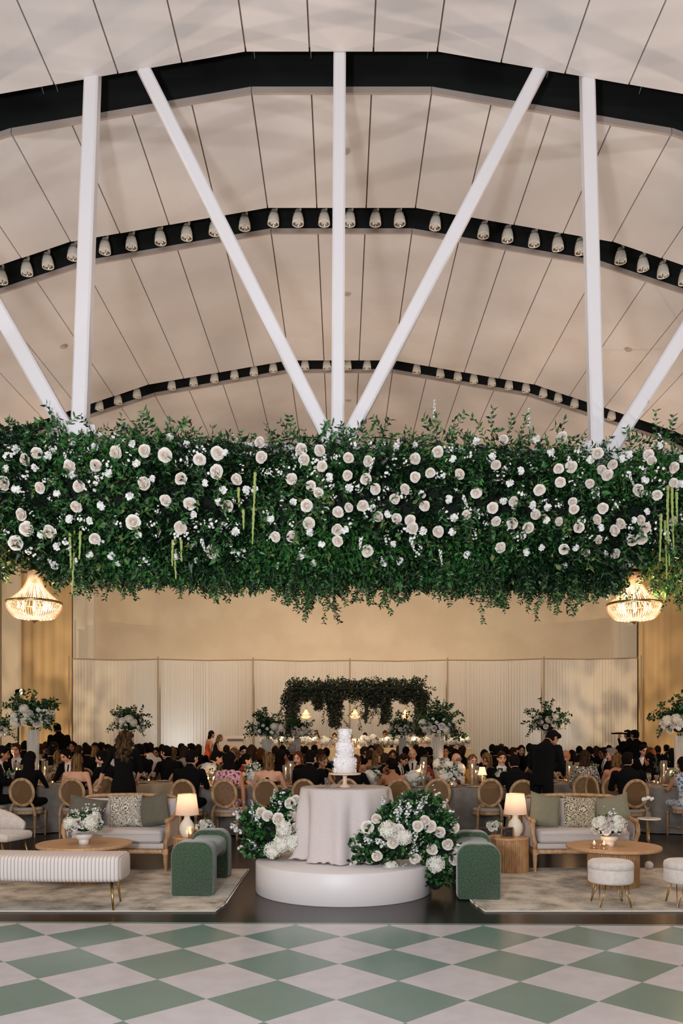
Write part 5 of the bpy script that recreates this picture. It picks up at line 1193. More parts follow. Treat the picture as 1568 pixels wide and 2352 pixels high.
def outfit(o, kind, top, skin, hairm, style):
    S = dict(enumerate([skin]*14)); S[10] = m_eye; S[11] = m_lip if kind == 'f' else mat('pale_lip', (176, 110, 92), .5); S[12] = hairm; S[7] = m_shoe
    if kind == 'm':
        for i in (1, 2, 3, 4): S[i] = top
        S[5] = S[6] = m_blk; S[8] = m_shirt; S[9] = m_blk; S[13] = m_shirt
        if style == 'white': S[1] = S[2] = S[3] = S[4] = top; S[5] = S[6] = m_blk; S[9] = m_blk
        if style == 'allblack': S[8] = S[9] = S[13] = top
        if style == 'shirt': S[8] = S[9] = top; S[13] = top
    else:
        S[1] = S[5] = top; S[8] = S[9] = skin
        if style in ('sleeve', 'longsleeve', 'dark'): S[2] = S[3] = S[8] = S[9] = top
        if style == 'longsleeve': S[4] = top
        if style == 'straps': S[2] = top
        S[6] = top if style in ('dark',) else skin
    for i in range(14):
        o.material_slots[i].link = 'OBJECT'; o.material_slots[i].material = S[i]
TABLES = [(96, 14.35, .86), (1520, 14.3, .86), (318, 15.0, .72), (1312, 15.0, .72), (60, 18.2, .7), (255, 19.0, .7), (390, 20.3, .7), (612, 18.2, .6), (905, 18.3, .6), (1010, 16.3, .45), (1256, 18.6, .7), (1140, 20.6, .7), (1390, 19.0, .6), (690, 21.4, .6), (925, 21.6, .6), (1560, 17.2, .6)]
TXY = [((px-CX)*Z/FPX, Z, r) for px, Z, r in TABLES]; ROOTS = []
def free(x, y, sit):
    for a, b, r in TXY:
        if math.hypot(x-a, y-b) < r+.06: return False
    if (452-CX)*13.2/FPX-.1 < x < (1218-CX)*13.2/FPX+.1 and 13.08 < y < 14.28: return False
    return all(math.hypot(x-a, y-b) > .46 for a, b in ROOTS)
def person(px, top_y, Z, face, kind, top, style, skin, hair, hstyle, label, pose=SIT, lean=6, yaw=0, pitch=4, twist=0, chair=True, group='seated wedding guests', zbase=0.0, hroot=None):
    me, Mh = posed(kind, pose, lean, yaw, pitch, twist)
    hl = Mh.translation; topl = hl.z+.135; R_ = Matrix.Rotation(radians(face), 3, 'Z'); Z0 = Z
    for dz in (0, .15, -.15, .3, -.3, .45, -.45, .6, -.6, .8, -.8, 1.0, -1.0, 1.25, -1.25, 1.5, -1.5, 1.8, 2.2, 2.6, 3.0):
        Z = Z0+dz; want = GZ(top_y, Z)-zbase; s = max(.90, min(1.12, want/topl)); off = R_ @ V3((hl.x, hl.y, 0))*s; x, y = GX(px, Z)-off.x, Z-off.y
        if zbase or free(x, y, 1): break
    else: print('crowded:', label)
    ROOTS.append((x, y))
    t = thing('person', (x, y, zbase+.002), label, 'person', group, rz=radians(face)); t.scale = (s, s, s)
    b = place('body', me, t); outfit(b, kind, top, skin, hair, style)
    h = place('hair', hair_mesh(hstyle, hair), t); h.matrix_local = Mh
    t['seat'] = 1 if pose['legs'] == 'sit' else 0
    if chair and pose['legs'] == 'sit': CH.append((x, y, face, zbase, label))
    return t
CH = []
A_, B_, T_ = m_skin, m_tan, m_brown
BL, BR_, BD, GR, AU = m_hblk, m_hbrn, m_hbld, m_hgry, m_haub
def man(px, ty, Z, face, hair, label, yaw=0, lean=6, skin=A_, top=m_blk, style='', hs='short', **k): return person(px, ty, Z, face, 'm', top, style, skin, hair, hs, label, lean=lean, yaw=yaw, **k)
def wom(px, ty, Z, face, hair, hs, label, yaw=0, lean=6, skin=A_, top=m_blk, style='dark', **k): return person(px, ty, Z, face, 'f', top, style, skin, hair, hs, label, lean=lean, yaw=yaw, **k)
# --- left table
wom(70, 1725, 13.25, 0, BL, 'verylong', 'woman with long straight black hair in black top, back turned before the tall fluted vase', skin=B_, style='sleeve')
man(6, 1712, 13.7, -70, BL, 'dark-haired man in black suit cut by the left frame edge', skin=B_)
man(37, 1706, 15.5, 180, BR_, 'smiling dark-haired man in black suit facing the camera at far left', pitch=0)
man(152, 1719, 14.5, 165, BL, 'man in black suit and black tie looking down beside the long-haired woman', yaw=-20, lean=12, pitch=16)
wom(178, 1730, 13.2, 4, BD, 'verylong', 'woman with long streaked blond hair and bare shoulders, back turned', style='', pose=DANG)
man(233, 1722, 13.8, 60, BL, 'man with shoulder-length black hair leaning left, in profile', yaw=22, lean=16, hs='bob', style='allblack')
man(94, 1708, 17, -30, BR_, 'man in light grey shirt behind the tall fluted vase', top=m_greysh, style='shirt', skin=B_)
man(118, 1712, 16.6, 10, BL, 'dark-haired guest seen from behind, right of the tall fluted vase')
man(124, 1703, 19.5, 170, BR_, 'man facing the camera below the standing man in black', skin=B_)
man(58, 1701, 19.5, 0, BL, 'dark-haired guest glimpsed left of the tall fluted vase')
wom(135, 1722, 15.6, 12, BD, 'long', 'woman in striped shawl behind the man with the black tie', top=m_strp, style='longsleeve')
man(131, 1661, 21, 30, BL, 'standing man in black, back half turned, before the golden curtain at left', pose=STM, skin=B_, style='allblack', yaw=20, pitch=20, group=None, chair=False)
wom(166, 1702, 20.5, 175, BL, 'bob', 'dark-haired woman facing the camera, right of the standing man in black', skin=B_)
wom(181, 1711, 19, -10, BR_, 'bob', 'brown-haired guest right of the facing dark-haired woman, back turned')
man(201, 1711, 17.4, 8, BL, 'dark-haired man, back turned, above the man with shoulder-length hair')
man(218, 1705, 22.5, 0, BL, 'dark-haired guest in the back row, left of the pair near the standing woman'); man(232, 1704.5, 22, -10, BL, 'dark-haired guest in the back row, just left of the standing woman')
man(247, 1709, 20, 95, BL, 'man in profile left of the standing woman with wavy hair', skin=B_)
wom(218, 1712, 18.4, 0, BD, 'bob', 'streaked blond bob above the man with shoulder-length hair')
man(256, 1713, 16.4, 10, BL, 'black-haired man in white shirt, back turned, left of the standing woman', top=m_shirt, style='shirt')
t = person(288, 1676, 12.1, 8, 'f', m_blk, 'sleeve', A_, m_ombre, 'curly', 'standing woman in black with long wavy blond hair, leaning over a table', pose=REACH, lean=14, yaw=0, pitch=10, group=None, chair=False)
man(319, 1708, 15.3, 62, BL, 'man in black suit in profile, right of the standing woman', skin=B_, yaw=10)
man(336, 1706, 16.6, 62, BL, 'bearded man in white shirt behind the profile man, looking down', top=m_shirt, style='shirt', skin=B_, yaw=10, pitch=18)
wom(359, 1716, 18.5, 172, BL, 'bun', 'woman with dark updo facing the camera before the bright drape', skin=B_)
man(381, 1712, 15.3, 45, BL, 'man in black suit with white collar turned left, cane chair behind him', yaw=25)
wom(396, 1714, 16.8, 0, BD, 'long', 'blond guest right of the man with the white collar')
man(405, 1717, 18.2, 0, BL, 'dark head of a guest before the bright drape, beside the blond guest')
wom(423, 1712, 18.0, 0, BR_, 'bob', 'brown-haired woman in pale grey top, back turned', top=m_greysh, style='sleeve')
man(439, 1707, 19.5, 50, BL, 'man looking left beside the woman in the pale grey top', yaw=15)
# --- long table behind the cake
man(441, 1722, 12.95, -8, BL, 'large man in black suit behind the left lamp, back turned', yaw=-30, lean=8)
man(498, 1723, 14.4, -65, BL, 'man in black suit bowing his head to the right', lean=10, pitch=14, yaw=-8)
wom(528, 1726, 12.95, -5, BL, 'long', 'woman in pink floral dress with long black hair, back turned', top=m_pink, style='straps', pose=DANG, lean=9, skin=B_)
wom(537, 1717, 15.8, 160, BD, 'bob', 'blond guest partly hidden behind the woman in pink', skin=B_)
man(559, 1712, 17.2, -160, BL, 'bearded man facing the camera above the woman in pink', skin=A_)
wom(578, 1710, 15.6, 0, BR_, 'long', 'woman with straight brown hair behind the small white flowers, back turned')
wom(566, 1730, 14.5, -78, BL, 'bun', 'woman with dark updo in red, in profile beside the woman in pink', top=m_red, style='straps', yaw=-6)
wom(598, 1717, 17, 5, AU, 'bob', 'auburn-haired guest left of the long blond woman')
wom(618, 1727, 12.95, -4, BD, 'long', 'woman with long wavy blond hair and bare shoulders, black ribbon on her chair', top=m_blk, style='', lean=6)
wom(643, 1720, 15.2, 0, BL, 'long', 'woman with long black hair, back turned, right of the blond woman')
wom(655, 1720, 16.2, 150, BL, 'bun', 'woman with dark updo and orange glow on her face, behind the black-haired woman', skin=B_, style='')
wom(684, 1725, 14.55, 172, AU, 'bob', 'woman with wavy brown hair facing the camera beside the tall candle glass', yaw=-12)
man(670, 1709, 18.2, 0, GR, 'grey-haired man, back turned, below the second tall centrepiece', skin=A_)
man(632, 1713, 19.4, 5, BR_, 'short-haired man, back turned, beside the clear flower vase')
man(714, 1722, 13.05, -12, BL, 'large man in black suit left of the cake, back turned', yaw=-22, lean=9)
wom(742, 1733, 14.35, -140, BD, 'bun', 'blond woman with pearl earring looking down, left of the cake', lean=12, pitch=12, top=m_blk, style='straps')
man(701, 1713, 19.3, 0, BL, 'black-haired guest, back turned, below the head table near its left end'); man(722, 1710, 21, 0, BL, 'dark-haired guest close under the head table, left of the cake')
wom(736, 1719, 17.2, 20, BR_, 'bob', 'brown-haired guest behind the blond woman with the earring')
wom(749, 1717, 18.4, -12, BL, 'bun', 'woman in teal dress, back turned, left of the cake', top=m_teal, style='straps')
wom(817, 1733, 13.5, -20, AU, 'bob', 'auburn-haired woman in black half hidden by the cake', lean=10, style='longsleeve')
man(837, 1714, 19.4, -70, BR_, 'man in suit in profile right of the cake', skin=B_, yaw=-10); man(852, 1711, 20.6, 178, BL, 'dark-haired man facing the camera right of the cake')
wom(849, 1722, 16.4, 4, BR_, 'bun', 'bare-backed woman with brown bun right of the cake', style='', skin=B_)
wom(868, 1723, 15.5, -50, BD, 'long', 'blond woman in dark sequins, head turned right', top=m_seq, style='longsleeve', yaw=-20)
wom(872, 1714, 19.2, 0, BD, 'bob', 'blond head behind the woman in sequins'); man(884, 1729, 14.75, -12, BR_, 'brown-haired man, back turned, above the bare-shouldered woman')
wom(902, 1722, 17.2, 175, BR_, 'bob', 'small brown-haired guest facing the camera under the right centrepiece', skin=B_)
wom(897, 1740, 13.05, 12, BL, 'bun', 'bare-shouldered woman with black updo, hand at her chin, right of the cake', style='', skin=B_, pose=CHIN, lean=9, yaw=32)
man(926, 1730, 14.45, -125, BR_, 'bearded man in black suit looking down beside the bare-shouldered woman', lean=12, pitch=16)
man(947, 1717, 16.4, 172, GR, 'older balding man in black suit facing the camera', hs='bald', skin=A_); man(932, 1714, 18.2, 0, BL, 'dark head just left of the balding man')
wom(967, 1714, 17.6, 0, BL, 'curly', 'dark-haired woman right of the balding man, back turned'); man(984, 1715, 19.4, 70, BL, 'man in profile just left of the tall clear vase', skin=B_)
wom(976, 1733, 14.6, 80, BR_, 'bun', 'woman in red in profile behind the tall candle glasses', top=m_red, style='straps', skin=B_)
man(1022, 1711, 16.6, 176, BL, 'bearded man in black suit facing the camera, right of the tall clear vase', skin=B_); man(1045, 1719, 17.6, -5, BL, 'dark-haired man behind the balding man with glasses')
man(1048, 1728, 15.1, 50, GR, 'balding man with glasses in black suit, turned left', hs='bald', skin=A_, yaw=10)
wom(1085, 1732, 14.5, -150, BD, 'long', 'blond woman with fringe in mustard dress behind the tall candle', top=m_yel, style='longsleeve', yaw=-18)
man(1112, 1721, 17, 0, BL, 'dark-haired man, back turned, above the grey-blond woman'); wom(1116, 1728, 15.1, 50, BD, 'bob', 'woman with straight dark blond bob turned left', top=m_seq, style='sleeve', yaw=12)
man(1142, 1712, 17, -30, BL, 'man in black suit with white collar, head turned right', yaw=-25)
man(1160, 1714, 19.2, 0, BL, 'dark head behind the facing clean-cut man'); man(1178, 1716, 19.5, -70, BR_, 'guest in profile left of the woman with glasses')
man(1152, 1725, 14.5, 176, BR_, 'clean-cut man in black suit facing the camera over his shoulder', pitch=0, yaw=4)
man(1180, 1732, 12.9, 4, BL, 'man in black suit behind the right lamp, back turned', lean=14)
wom(1197, 1711, 19, 176, BL, 'long', 'woman with long dark hair and glasses facing the camera', skin=A_); man(1216, 1707, 19.4, 0, BL, 'dark-haired man, back turned, left of the bending waiter', style='allblack')
person(1268, 1675, 12.35, -38, 'm', m_blk, 'allblack', B_, BL, 'short', 'waiter in black bending forward over a table at right', pose=SERVE, lean=16, yaw=-25, pitch=34, group=None, chair=False)
man(1284, 1718, 17.6, 0, BL, 'dark head right behind the bending waiter'); man(1299, 1721, 15.7, -60, GR, 'bald man looking right past the bending waiter', hs='bald', skin=B_)
wom(1313, 1722, 16.6, 0, BL, 'bob', 'dark-haired guest right of the bald man')
wom(1342, 1722, 14.4, -15, BR_, 'long', 'woman in black and white floral dress with long brown hair, back turned', top=m_bw, style='longsleeve', pose=LAP)
man(1353, 1714, 19.2, 5, BL, 'dark head behind the woman in the floral dress, left of two'); wom(1369, 1713, 19.4, -8, BR_, 'bob', 'brown head behind the woman in the floral dress, right of two')
man(1386, 1716, 17.4, 95, BL, 'dark-haired man in profile beside the grey-haired man', skin=T_); man(1405, 1717, 15.8, 65, GR, 'grey-haired man in black suit turned left', yaw=12)
wom(1418, 1728, 14.0, -25, BD, 'bob', 'woman with grey-blond bob and bare back', style='', skin=B_, yaw=-20)
man(1441, 1727, 12.95, 2, BL, 'man in black suit leaning right over the right-hand table, back turned', lean=10, twist=-8, yaw=-38)
person(1441, 1676, 20.5, 12, 'm', m_blk, 'allblack', A_, BL, 'short', 'waiter in black standing half hidden behind the one with the tray', pose=STM, yaw=25, group=None, chair=False)
t = person(1457, 1676, 19.6, 8, 'm', m_blk, 'allblack', A_, BL, 'short', 'waiter in black carrying a tray at shoulder height', pose=TRAY, yaw=28, lean=3, group=None, chair=False)
p = P(1425, 1686.5, 19.55); tr = thing('serving_tray', (p.x, p.y, p.z), 'oval serving tray with plated food held up by the waiter', 'tray')
MB().lathe([(0, 0), (.19, 0), (.23, .03), (.235, .034), (.19, .008), (0, .006)], 32, cap=False, sx=1.0).build('tray_dish', m_blk, tr, True)
for k, a in enumerate((0, 2.1, 4.2)): MB().ell((.10*cos(a), .10*sin(a), .03), (.07, .07, .025), 10, 6).build('plated_food', m_tan if k else m_strA, tr, True)
man(1479, 1710, 17.2, 176, BL, 'man with glasses facing the camera behind the curly-haired woman'); wom(1492, 1716, 17.4, 20, AU, 'bob', 'auburn-haired guest beside the man with glasses')
wom(1490, 1728, 14.9, 40, BL, 'curly', 'woman with dark curly hair turned left at the right-hand table', skin=B_, yaw=15)
wom(1543, 1718, 16, 0, BL, 'bob', 'dark-haired guest under the rightmost tall centrepiece'); wom(1566, 1738, 13.3, 12, BL, 'bob', 'woman in white and blue print dress at the right frame edge', top=m_blue, style='straps', skin=B_)
# standing pair by the podium, head table
person(486, 1677.5, 27, -62, 'f', m_orange, '', B_, BL, 'long', 'standing woman in orange strapless dress left of the podium', pose=LONGD, group=None, chair=False)
person(505, 1686.5, 26.6, -75, 'f', m_navy, 'straps', B_, BD, 'long', 'standing woman in navy dress leaning toward the podium', pose=POINT, lean=14, group=None, chair=False)
HT = 'people at the head table'
wom(727, 1682, 29.2, 175, BR_, 'bun', 'woman with updo at the head table, left of the leafy centre leg', skin=B_, style='', top=m_strA, zbase=.42, group=HT, pitch=14)
wom(768, 1683, 29.2, 178, BL, 'bun', 'woman in white at the head table just left of the cake', skin=B_, top=m_shirt, style='straps', zbase=.42, group=HT)
wom(804, 1685, 29.2, 170, BL, 'bun', 'woman at the head table just right of the cake top', skin=B_, top=m_shirt, style='straps', zbase=.42, group=HT)
man(838, 1682, 29.2, 178, BL, 'man in white jacket and bow tie at the head table', skin=B_, top=m_shirt, zbase=.42, group=HT, pitch=14)
man(884, 1677, 29.2, 178, BR_, 'bearded man in black suit at the head table, right of the white jacket', skin=B_, zbase=.42, group=HT, pitch=12)
man(1047, 1675, 29.2, 178, BL, 'man in tuxedo and bow tie at the right end of the head table', skin=B_, zbase=.42, group=HT)
wom(650, 1693, 29.2, 178, BR_, 'bob', 'guest at the head table behind the leftmost white blooms', skin=B_, style='', zbase=.42, group=HT); wom(695, 1693, 29.2, 178, BR_, 'bun', 'guest in orange glow at the head table, left of the updo woman', skin=B_, style='', zbase=.42, group=HT)
wom(966, 1689, 29.2, 178, BR_, 'bun', 'guest at the head table between the right-hand centrepieces', skin=B_, style='', zbase=.42, group=HT)
# far filler heads glimpsed between the others
for i, (px, ty, Z) in enumerate([(22, 1706, 21), (105, 1703, 24), (150, 1706, 24), (196, 1705, 25), (268, 1707, 24), (300, 1706, 24), (345, 1705, 24), (372, 1709, 22), (416, 1707, 25), (456, 1709, 22), (520, 1711, 21), (612, 1710, 22), (649, 1711, 22), (690, 1712, 23), (862, 1708, 24), (918, 1710, 23), (955, 1709, 24), (1035, 1711, 22), (1062, 1712, 20), (1130, 1709, 22), (1150, 1708, 24), (1232, 1710, 22), (1330, 1713, 21), (1398, 1711, 22), (1420, 1712, 21), (1510, 1712, 22), (1530, 1710, 24)]):
    near = ['standing man in black', 'clear vase', 'podium', 'golden curtain']
    (man if i % 3 else wom)(px, ty, Z, RN.uniform(-40, 40), *( [RN.choice([BL, BR_])] if i % 3 else [RN.choice([BL, BR_, BD]), RN.choice(['bob', 'long'])]), 'small dark-haired guest seated far back near the drapes, back turned', group='far seated guests') if False else (man(px, ty, Z, RN.uniform(-30, 30), RN.choice([BL, BR_]), 'dark-haired guest in black seated far back near the white drapes', group='far seated guests', hs='short' if i % 3 else 'bob'))

# ================================================================ cane-back chairs
m_chair = mat('weathered_oak_chair', (196, 160, 120), .55, rgb2=(158, 122, 84), scale=18, detail=5, stretch=(1, 1, .4), bump=.1, bscale=60)
m_cane = mat('woven_cane', (128, 94, 56), .7)
m_seatc = mat('ivory_chair_cushion', (176, 166, 154), .9)
def make_chair(level=2):
    t = thing('dining_chair', (0, 0, 0), None, None); n = 28 if level == 2 else 16; q = 10 if level == 2 else 6; tilt = -.10
    def bk(x, z): return V3((x, -.205+tilt*(z-.45), z))
    fr = MB(); N_ = n; pts = [bk(.182*cos(2*pi*i/N_), .715+.205*sin(2*pi*i/N_)) for i in range(N_)]
    rings = []
    for i, p in enumerate(pts):
        a = 2*pi*i/N_; o = V3((cos(a), 0, sin(a))); yv = V3((0, 1, 0)); rings.append([p+o*(.026*cos(b))+yv*(.018*sin(b)) for b in [2*pi*j/q for j in range(q)]])
    rings.append(rings[0]); fr.loft(rings, cap=False); fr.build('back_frame', m_chair, t, True)
    cp = MB(); st = .0125 if level == 2 else .03; w_ = .0036 if level == 2 else .012; k = -int(.165/st)
    for i in range(-14, 15):
        x = i*st
        if abs(x) >= .162: continue
        h = .186*sqrt(1-(x/.165)**2)
        for (dx, dy) in ((0, 0),): a, b = bk(x-w_/2, .715-h), bk(x+w_/2, .715-h); c, d = bk(x+w_/2, .715+h), bk(x-w_/2, .715+h); cp.add([a, b, c, d], [(0, 1, 2, 3)])
    for i in range(-16, 17):
        z = i*st
        if abs(z) >= .184: continue
        h = .163*sqrt(1-(z/.187)**2); a, b, c, d = bk(-h, .715+z-w_/2), bk(h, .715+z-w_/2), bk(h, .715+z+w_/2), bk(-h, .715+z+w_/2); o = V3((0, .002, 0)); cp.add([a+o, b+o, c+o, d+o], [(0, 1, 2, 3)])
    if level == 2:
        for i in range(-26, 27):
            for s in (1, -1):
                # diagonal strands
                c0 = i*st*1.0; P2 = []
                for tt in np.linspace(-.4, .4, 41):
                    x, z = tt, c0+s*tt
                    if (x/.164)**2+(z/.186)**2 < 1: P2.append((x, z))
                if len(P2) > 1:
                    (x0, z0), (x1, z1) = P2[0], P2[-1]; a = bk(x0, .715+z0); b = bk(x1, .715+z1); u = V3((0, 0, .0016)); cp.add([a-u, b-u, b+u, a+u], [(0, 1, 2, 3)])
    cp.build('cane_panel', m_cane, t)
    for s in (-1, 1):
        MB().tube([bk(s*.125, .56), bk(s*.165, .50), V3((s*.185, -.20, .44)), V3((s*.19, -.205, .36))], [.018, .02, .022, .022], 8).build('back_post', m_chair, t, True)
        MB().lathe([(.010, 0), (.014, .02), (.021, .30), (.024, .33), (.018, .335), (.026, .35), (.026, .40)], 8 if level < 2 else 12, c=(s*.19, -.205, 0)).build('leg', m_chair, t)
        MB().lathe([(.010, 0), (.014, .02), (.021, .30), (.024, .33), (.018, .335), (.026, .35), (.026, .40)], 8 if level < 2 else 12, c=(s*.205, .205, 0)).build('leg', m_chair, t)
    sm = MB(); sm.lathe([(0, .37), (.235, .37), (.24, .385), (.24, .42), (0, .42)], 20, cap=False, sx=1.0, sy=.96); sm.build('seat_frame', m_chair, t)
    MB().lathe([(0, .42), (.225, .42), (.235, .44), (.22, .465), (.1, .475), (0, .476)], 20, cap=False, sy=.95).build('seat_cushion', m_seatc, t, True)
    sb = MB(); sb.tube([(-.198, -.2, .15), (-.198, .2, .15)], .009, 6); sb.tube([(.198, -.2, .15), (.198, .2, .15)], .009, 6); sb.tube([(-.198, 0, .15), (.198, 0, .15)], .009, 6); sb.build('stretcher', m_chair, t)
    return t
c2 = make_chair(2); c1 = make_chair(1); used = {1: False, 2: False}
def chair(x, y, face, label, zb=0, lvl=None, group='cane-back dining chairs'):
    lvl = lvl or (2 if y < 14.6 else 1); src = c2 if lvl == 2 else c1
    o = src if not used[lvl] else copy_tree(src); used[lvl] = True
    o.location = (x, y, zb+.001); o.rotation_euler = (0, 0, radians(face)); tag(o, label, 'chair', group); return o
def short(l):
    for sep in (', back', ' facing', ' beside', ' in profile', ','):
        if sep in l and len(l.split(sep)[0].split()) > 3: l = l.split(sep)[0]; break
    return ' '.join(l.split()[:10])
seen_l = {}
for (x, y, f, zb, lab) in CH:
    L_ = 'oval cane-back chair under the ' + short(lab)
    if 'far back' in lab: chair(x, y, f, 'oval cane-back chair under a guest far back near the drapes', zb, group='far dining chairs'); continue
    if L_ in seen_l: L_ = 'cane-back chair of the ' + ' '.join(lab.split()[:11])
    seen_l[L_] = 1; chair(x, y, f, L_, zb)
chair(GX(235, 13.6), 13.6, 25, 'empty oval cane-back chair behind the left sofa, right of the middle chair')
chair(GX(1003, 13.0), 13.0, -3, 'empty oval cane-back chair behind the tall white blooms right of the cake')
chair(GX(1118, 13.0), 13.0, 3, 'empty oval cane-back chair with a small lit lamp showing through its cane')
chair(GX(1388, 13.6), 13.6, -75, 'cane-back chair seen edge-on behind the right sofa')
# black ribbon and napkin on chairs
t = thing('chair_ribbon', (GX(617, 12.72), 12.705, .60), 'long black ribbon hanging from the blond woman\'s dress over the cane chair', 'ribbon'); MB().loft([[(-.05, .02, .36), (.0, .0, .36), (.0, .004, .36), (-.05, .024, .36)], [(-.022, -.02, .12), (.01, -.02, .12), (.01, -.016, .12), (-.022, -.016, .12)], [(-.030, -.015, -.06), (-.012, -.015, -.06), (-.012, -.011, -.06), (-.030, -.011, -.06)]]).build('ribbon_tail', m_blk, t)
# ================================================================ dining tables and what stands on them
m_greycl = mat('dove_grey_tablecloth', (132, 126, 118), .9, rgb2=(120, 114, 108), scale=8); m_beigecl = mat('beige_tablecloth', (206, 182, 142), .9)
TH = .76
def round_table(px, Z, R_, lbl, m=m_greycl, seed=0, rooty=None):
    x = GX(px, Z); t = thing('banquet_table', (x, Z, .001), lbl, 'table', 'banquet tables')
    MB().lathe([(0, .715), (R_-.02, .715), (R_-.02, .742), (0, .742)], 32, cap=False).build('tabletop', m_oak, t); MB().lathe([(.22, 0), (.2, .02), (.04, .05), (.04, .715)], 12).build('pedestal', m_blk, t)
    o = cloth_round(R_, TH-.008, .012, n=120, seed=seed, folds=14, amp=.035).build('tablecloth', m, smooth=True, loc=(x, Z, .001)); tag(o, 'floor-length cloth on the ' + lbl, 'tablecloth', 'banquet tablecloths'); return V3((x, Z, TH))
TL = round_table(96, 14.35, .86, 'round grey-clothed dining table at far left', seed=1)
TR = round_table(1520, 14.3, .86, 'round grey-clothed dining table at far right', seed=2)
TM = round_table(318, 15.0, .72, 'beige-clothed table just behind the standing woman', mat('oat_tablecloth', (176, 156, 128), .9), seed=3)
TN = round_table(1312, 15.0, .72, 'grey-clothed table between the bending waiter and floral dress', seed=4)
for i, (px, Z, R_, lb) in enumerate([(60, 18.2, .7, 'far round table behind the tall fluted vase'), (255, 19.0, .7, 'far round table below the second tall centrepiece'), (390, 20.3, .7, 'far round table before the bright drape'), (612, 18.2, .6, 'far round table behind the long blond woman'), (905, 18.3, .6, 'far round table right behind the cake'), (1010, 16.3, .45, 'round table carrying the tall clear vase right of centre'), (1256, 18.6, .7, 'far round table behind the bending waiter'), (1140, 20.6, .7, 'far round table right of the head table'), (1390, 19.0, .6, 'far round table below the tray'), (690, 21.4, .6, 'far round table nearest the head table, left'), (925, 21.6, .6, 'far round table nearest the head table, right'), (1560, 17.2, .6, 'far round table cut by the right frame edge')]): round_table(px, Z, R_, lb, seed=10+i)
def long_table(x0, x1, y0, y1, h, lbl, m, zb=0, folds=60, cat='table'):
    t = thing('long_table', ((x0+x1)/2, (y0+y1)/2, zb+.001), lbl, cat); w, d = x1-x0, y1-y0
    MB().box((0, 0, h-.03), (w-.06, d-.06, .03)).build('tabletop', m_oak, t)
    for sx in (-1, 1):
        for sy in (-1, 1): MB().tube([(sx*(w/2-.1), sy*(d/2-.1), 0), (sx*(w/2-.1), sy*(d/2-.1), h-.045)], .02, 8).build('leg', m_blk, t)
    n = 4*folds*2; per = 2*(w+d); mb = MB(); rings = []; rr = random.Random(int(w*10))
    for z, a, ins in ((h-.002, 0, .10), (h, 0, .012), (h-.01, .0, 0), (h-.10, .35, 0), (h*.5, .8, -.01), (.015, 1.1, -.02)):
        row = []
        for i in range(n):
            s = per*i/n
            if s < w: x, y, nx, ny = -w/2+s, -d/2, 0, -1
            elif s < w+d: x, y, nx, ny = w/2, -d/2+s-w, 1, 0
            elif s < 2*w+d: x, y, nx, ny = w/2-(s-w-d), d/2, 0, 1
            else: x, y, nx, ny = -w/2, d/2-(s-2*w-d), -1, 0
            f = a*.028*sin(s*17+1.5*sin(s*3.1))-ins; row.append((x+nx*f, y+ny*f, z))
        rings.append(row)
    mb.loft(rings, cap=False); mb.add([(-w/2+.01, -d/2+.01, h), (w/2-.01, -d/2+.01, h), (w/2-.01, d/2-.01, h), (-w/2+.01, d/2-.01, h)], [(0, 1, 2, 3)])
    o = mb.build('tablecloth', m, smooth=False, loc=((x0+x1)/2, (y0+y1)/2, zb+.002)); tag(o, 'floor-length cloth on the '+lbl, 'tablecloth'); return t
LT = long_table(GX(452, 13.2), GX(1218, 13.2), 13.18, 14.2, TH, 'long grey-clothed dining table behind the cake', m_greycl)
# stage and head table
m_riser = mat('dark_stage_skirt', (44, 38, 34), .9)
o = MB().box((GX(850, 29), 29.6, .21), (8.2, 3.4, .415)).build('stage_riser', m_riser); tag(o, 'low dark stage under the head table', 'stage')
long_table(GX(612, 28.4), GX(1079, 28.4), 28.0, 28.8, .76, 'candlelit beige head table in front of the leafy arbour', m_beigecl, zb=.42)
# podium
t = thing('podium', (GX(541, 27), 27, .001), 'white podium with overhanging top and crest, left of the head table', 'podium'); m_pod = mat('podium_white', (240, 220, 202), .5); m_podg = mat('podium_grey_band', (176, 168, 158), .5)
MB().box((0, .0, 1.55), (.70, .55, .10)).build('desk_top', m_pod, t); MB().box((0, 0, .0+.7), (.50, .42, 1.40)).build('body', m_pod, t); MB().box((0, 0, 1.455), (.49, .41, .09)).build('neck_band', m_podg, t)
MB().tube([(0, .05, 1.6), (.0, .05, 1.93)], .006, 6).build('microphone', m_podg, t)
cr = MB()
for k in range(14):
    a = pi*.15+pi*.7*k/13; cr.box((.13*cos(a), -.214, 1.10+.13*sin(a)), (.022, .004, .012), M=Matrix.Rotation(-a, 3, 'Y'))
cr.box((0, -.214, 1.19), (.03, .004, .03)); cr.tube([(-.07, -.214, 1.24), (0, -.214, 1.255), (.07, -.214, 1.24)], .006, 5); cr.build('crest', mat('faded_gold_print', (186, 160, 128), .6), t)

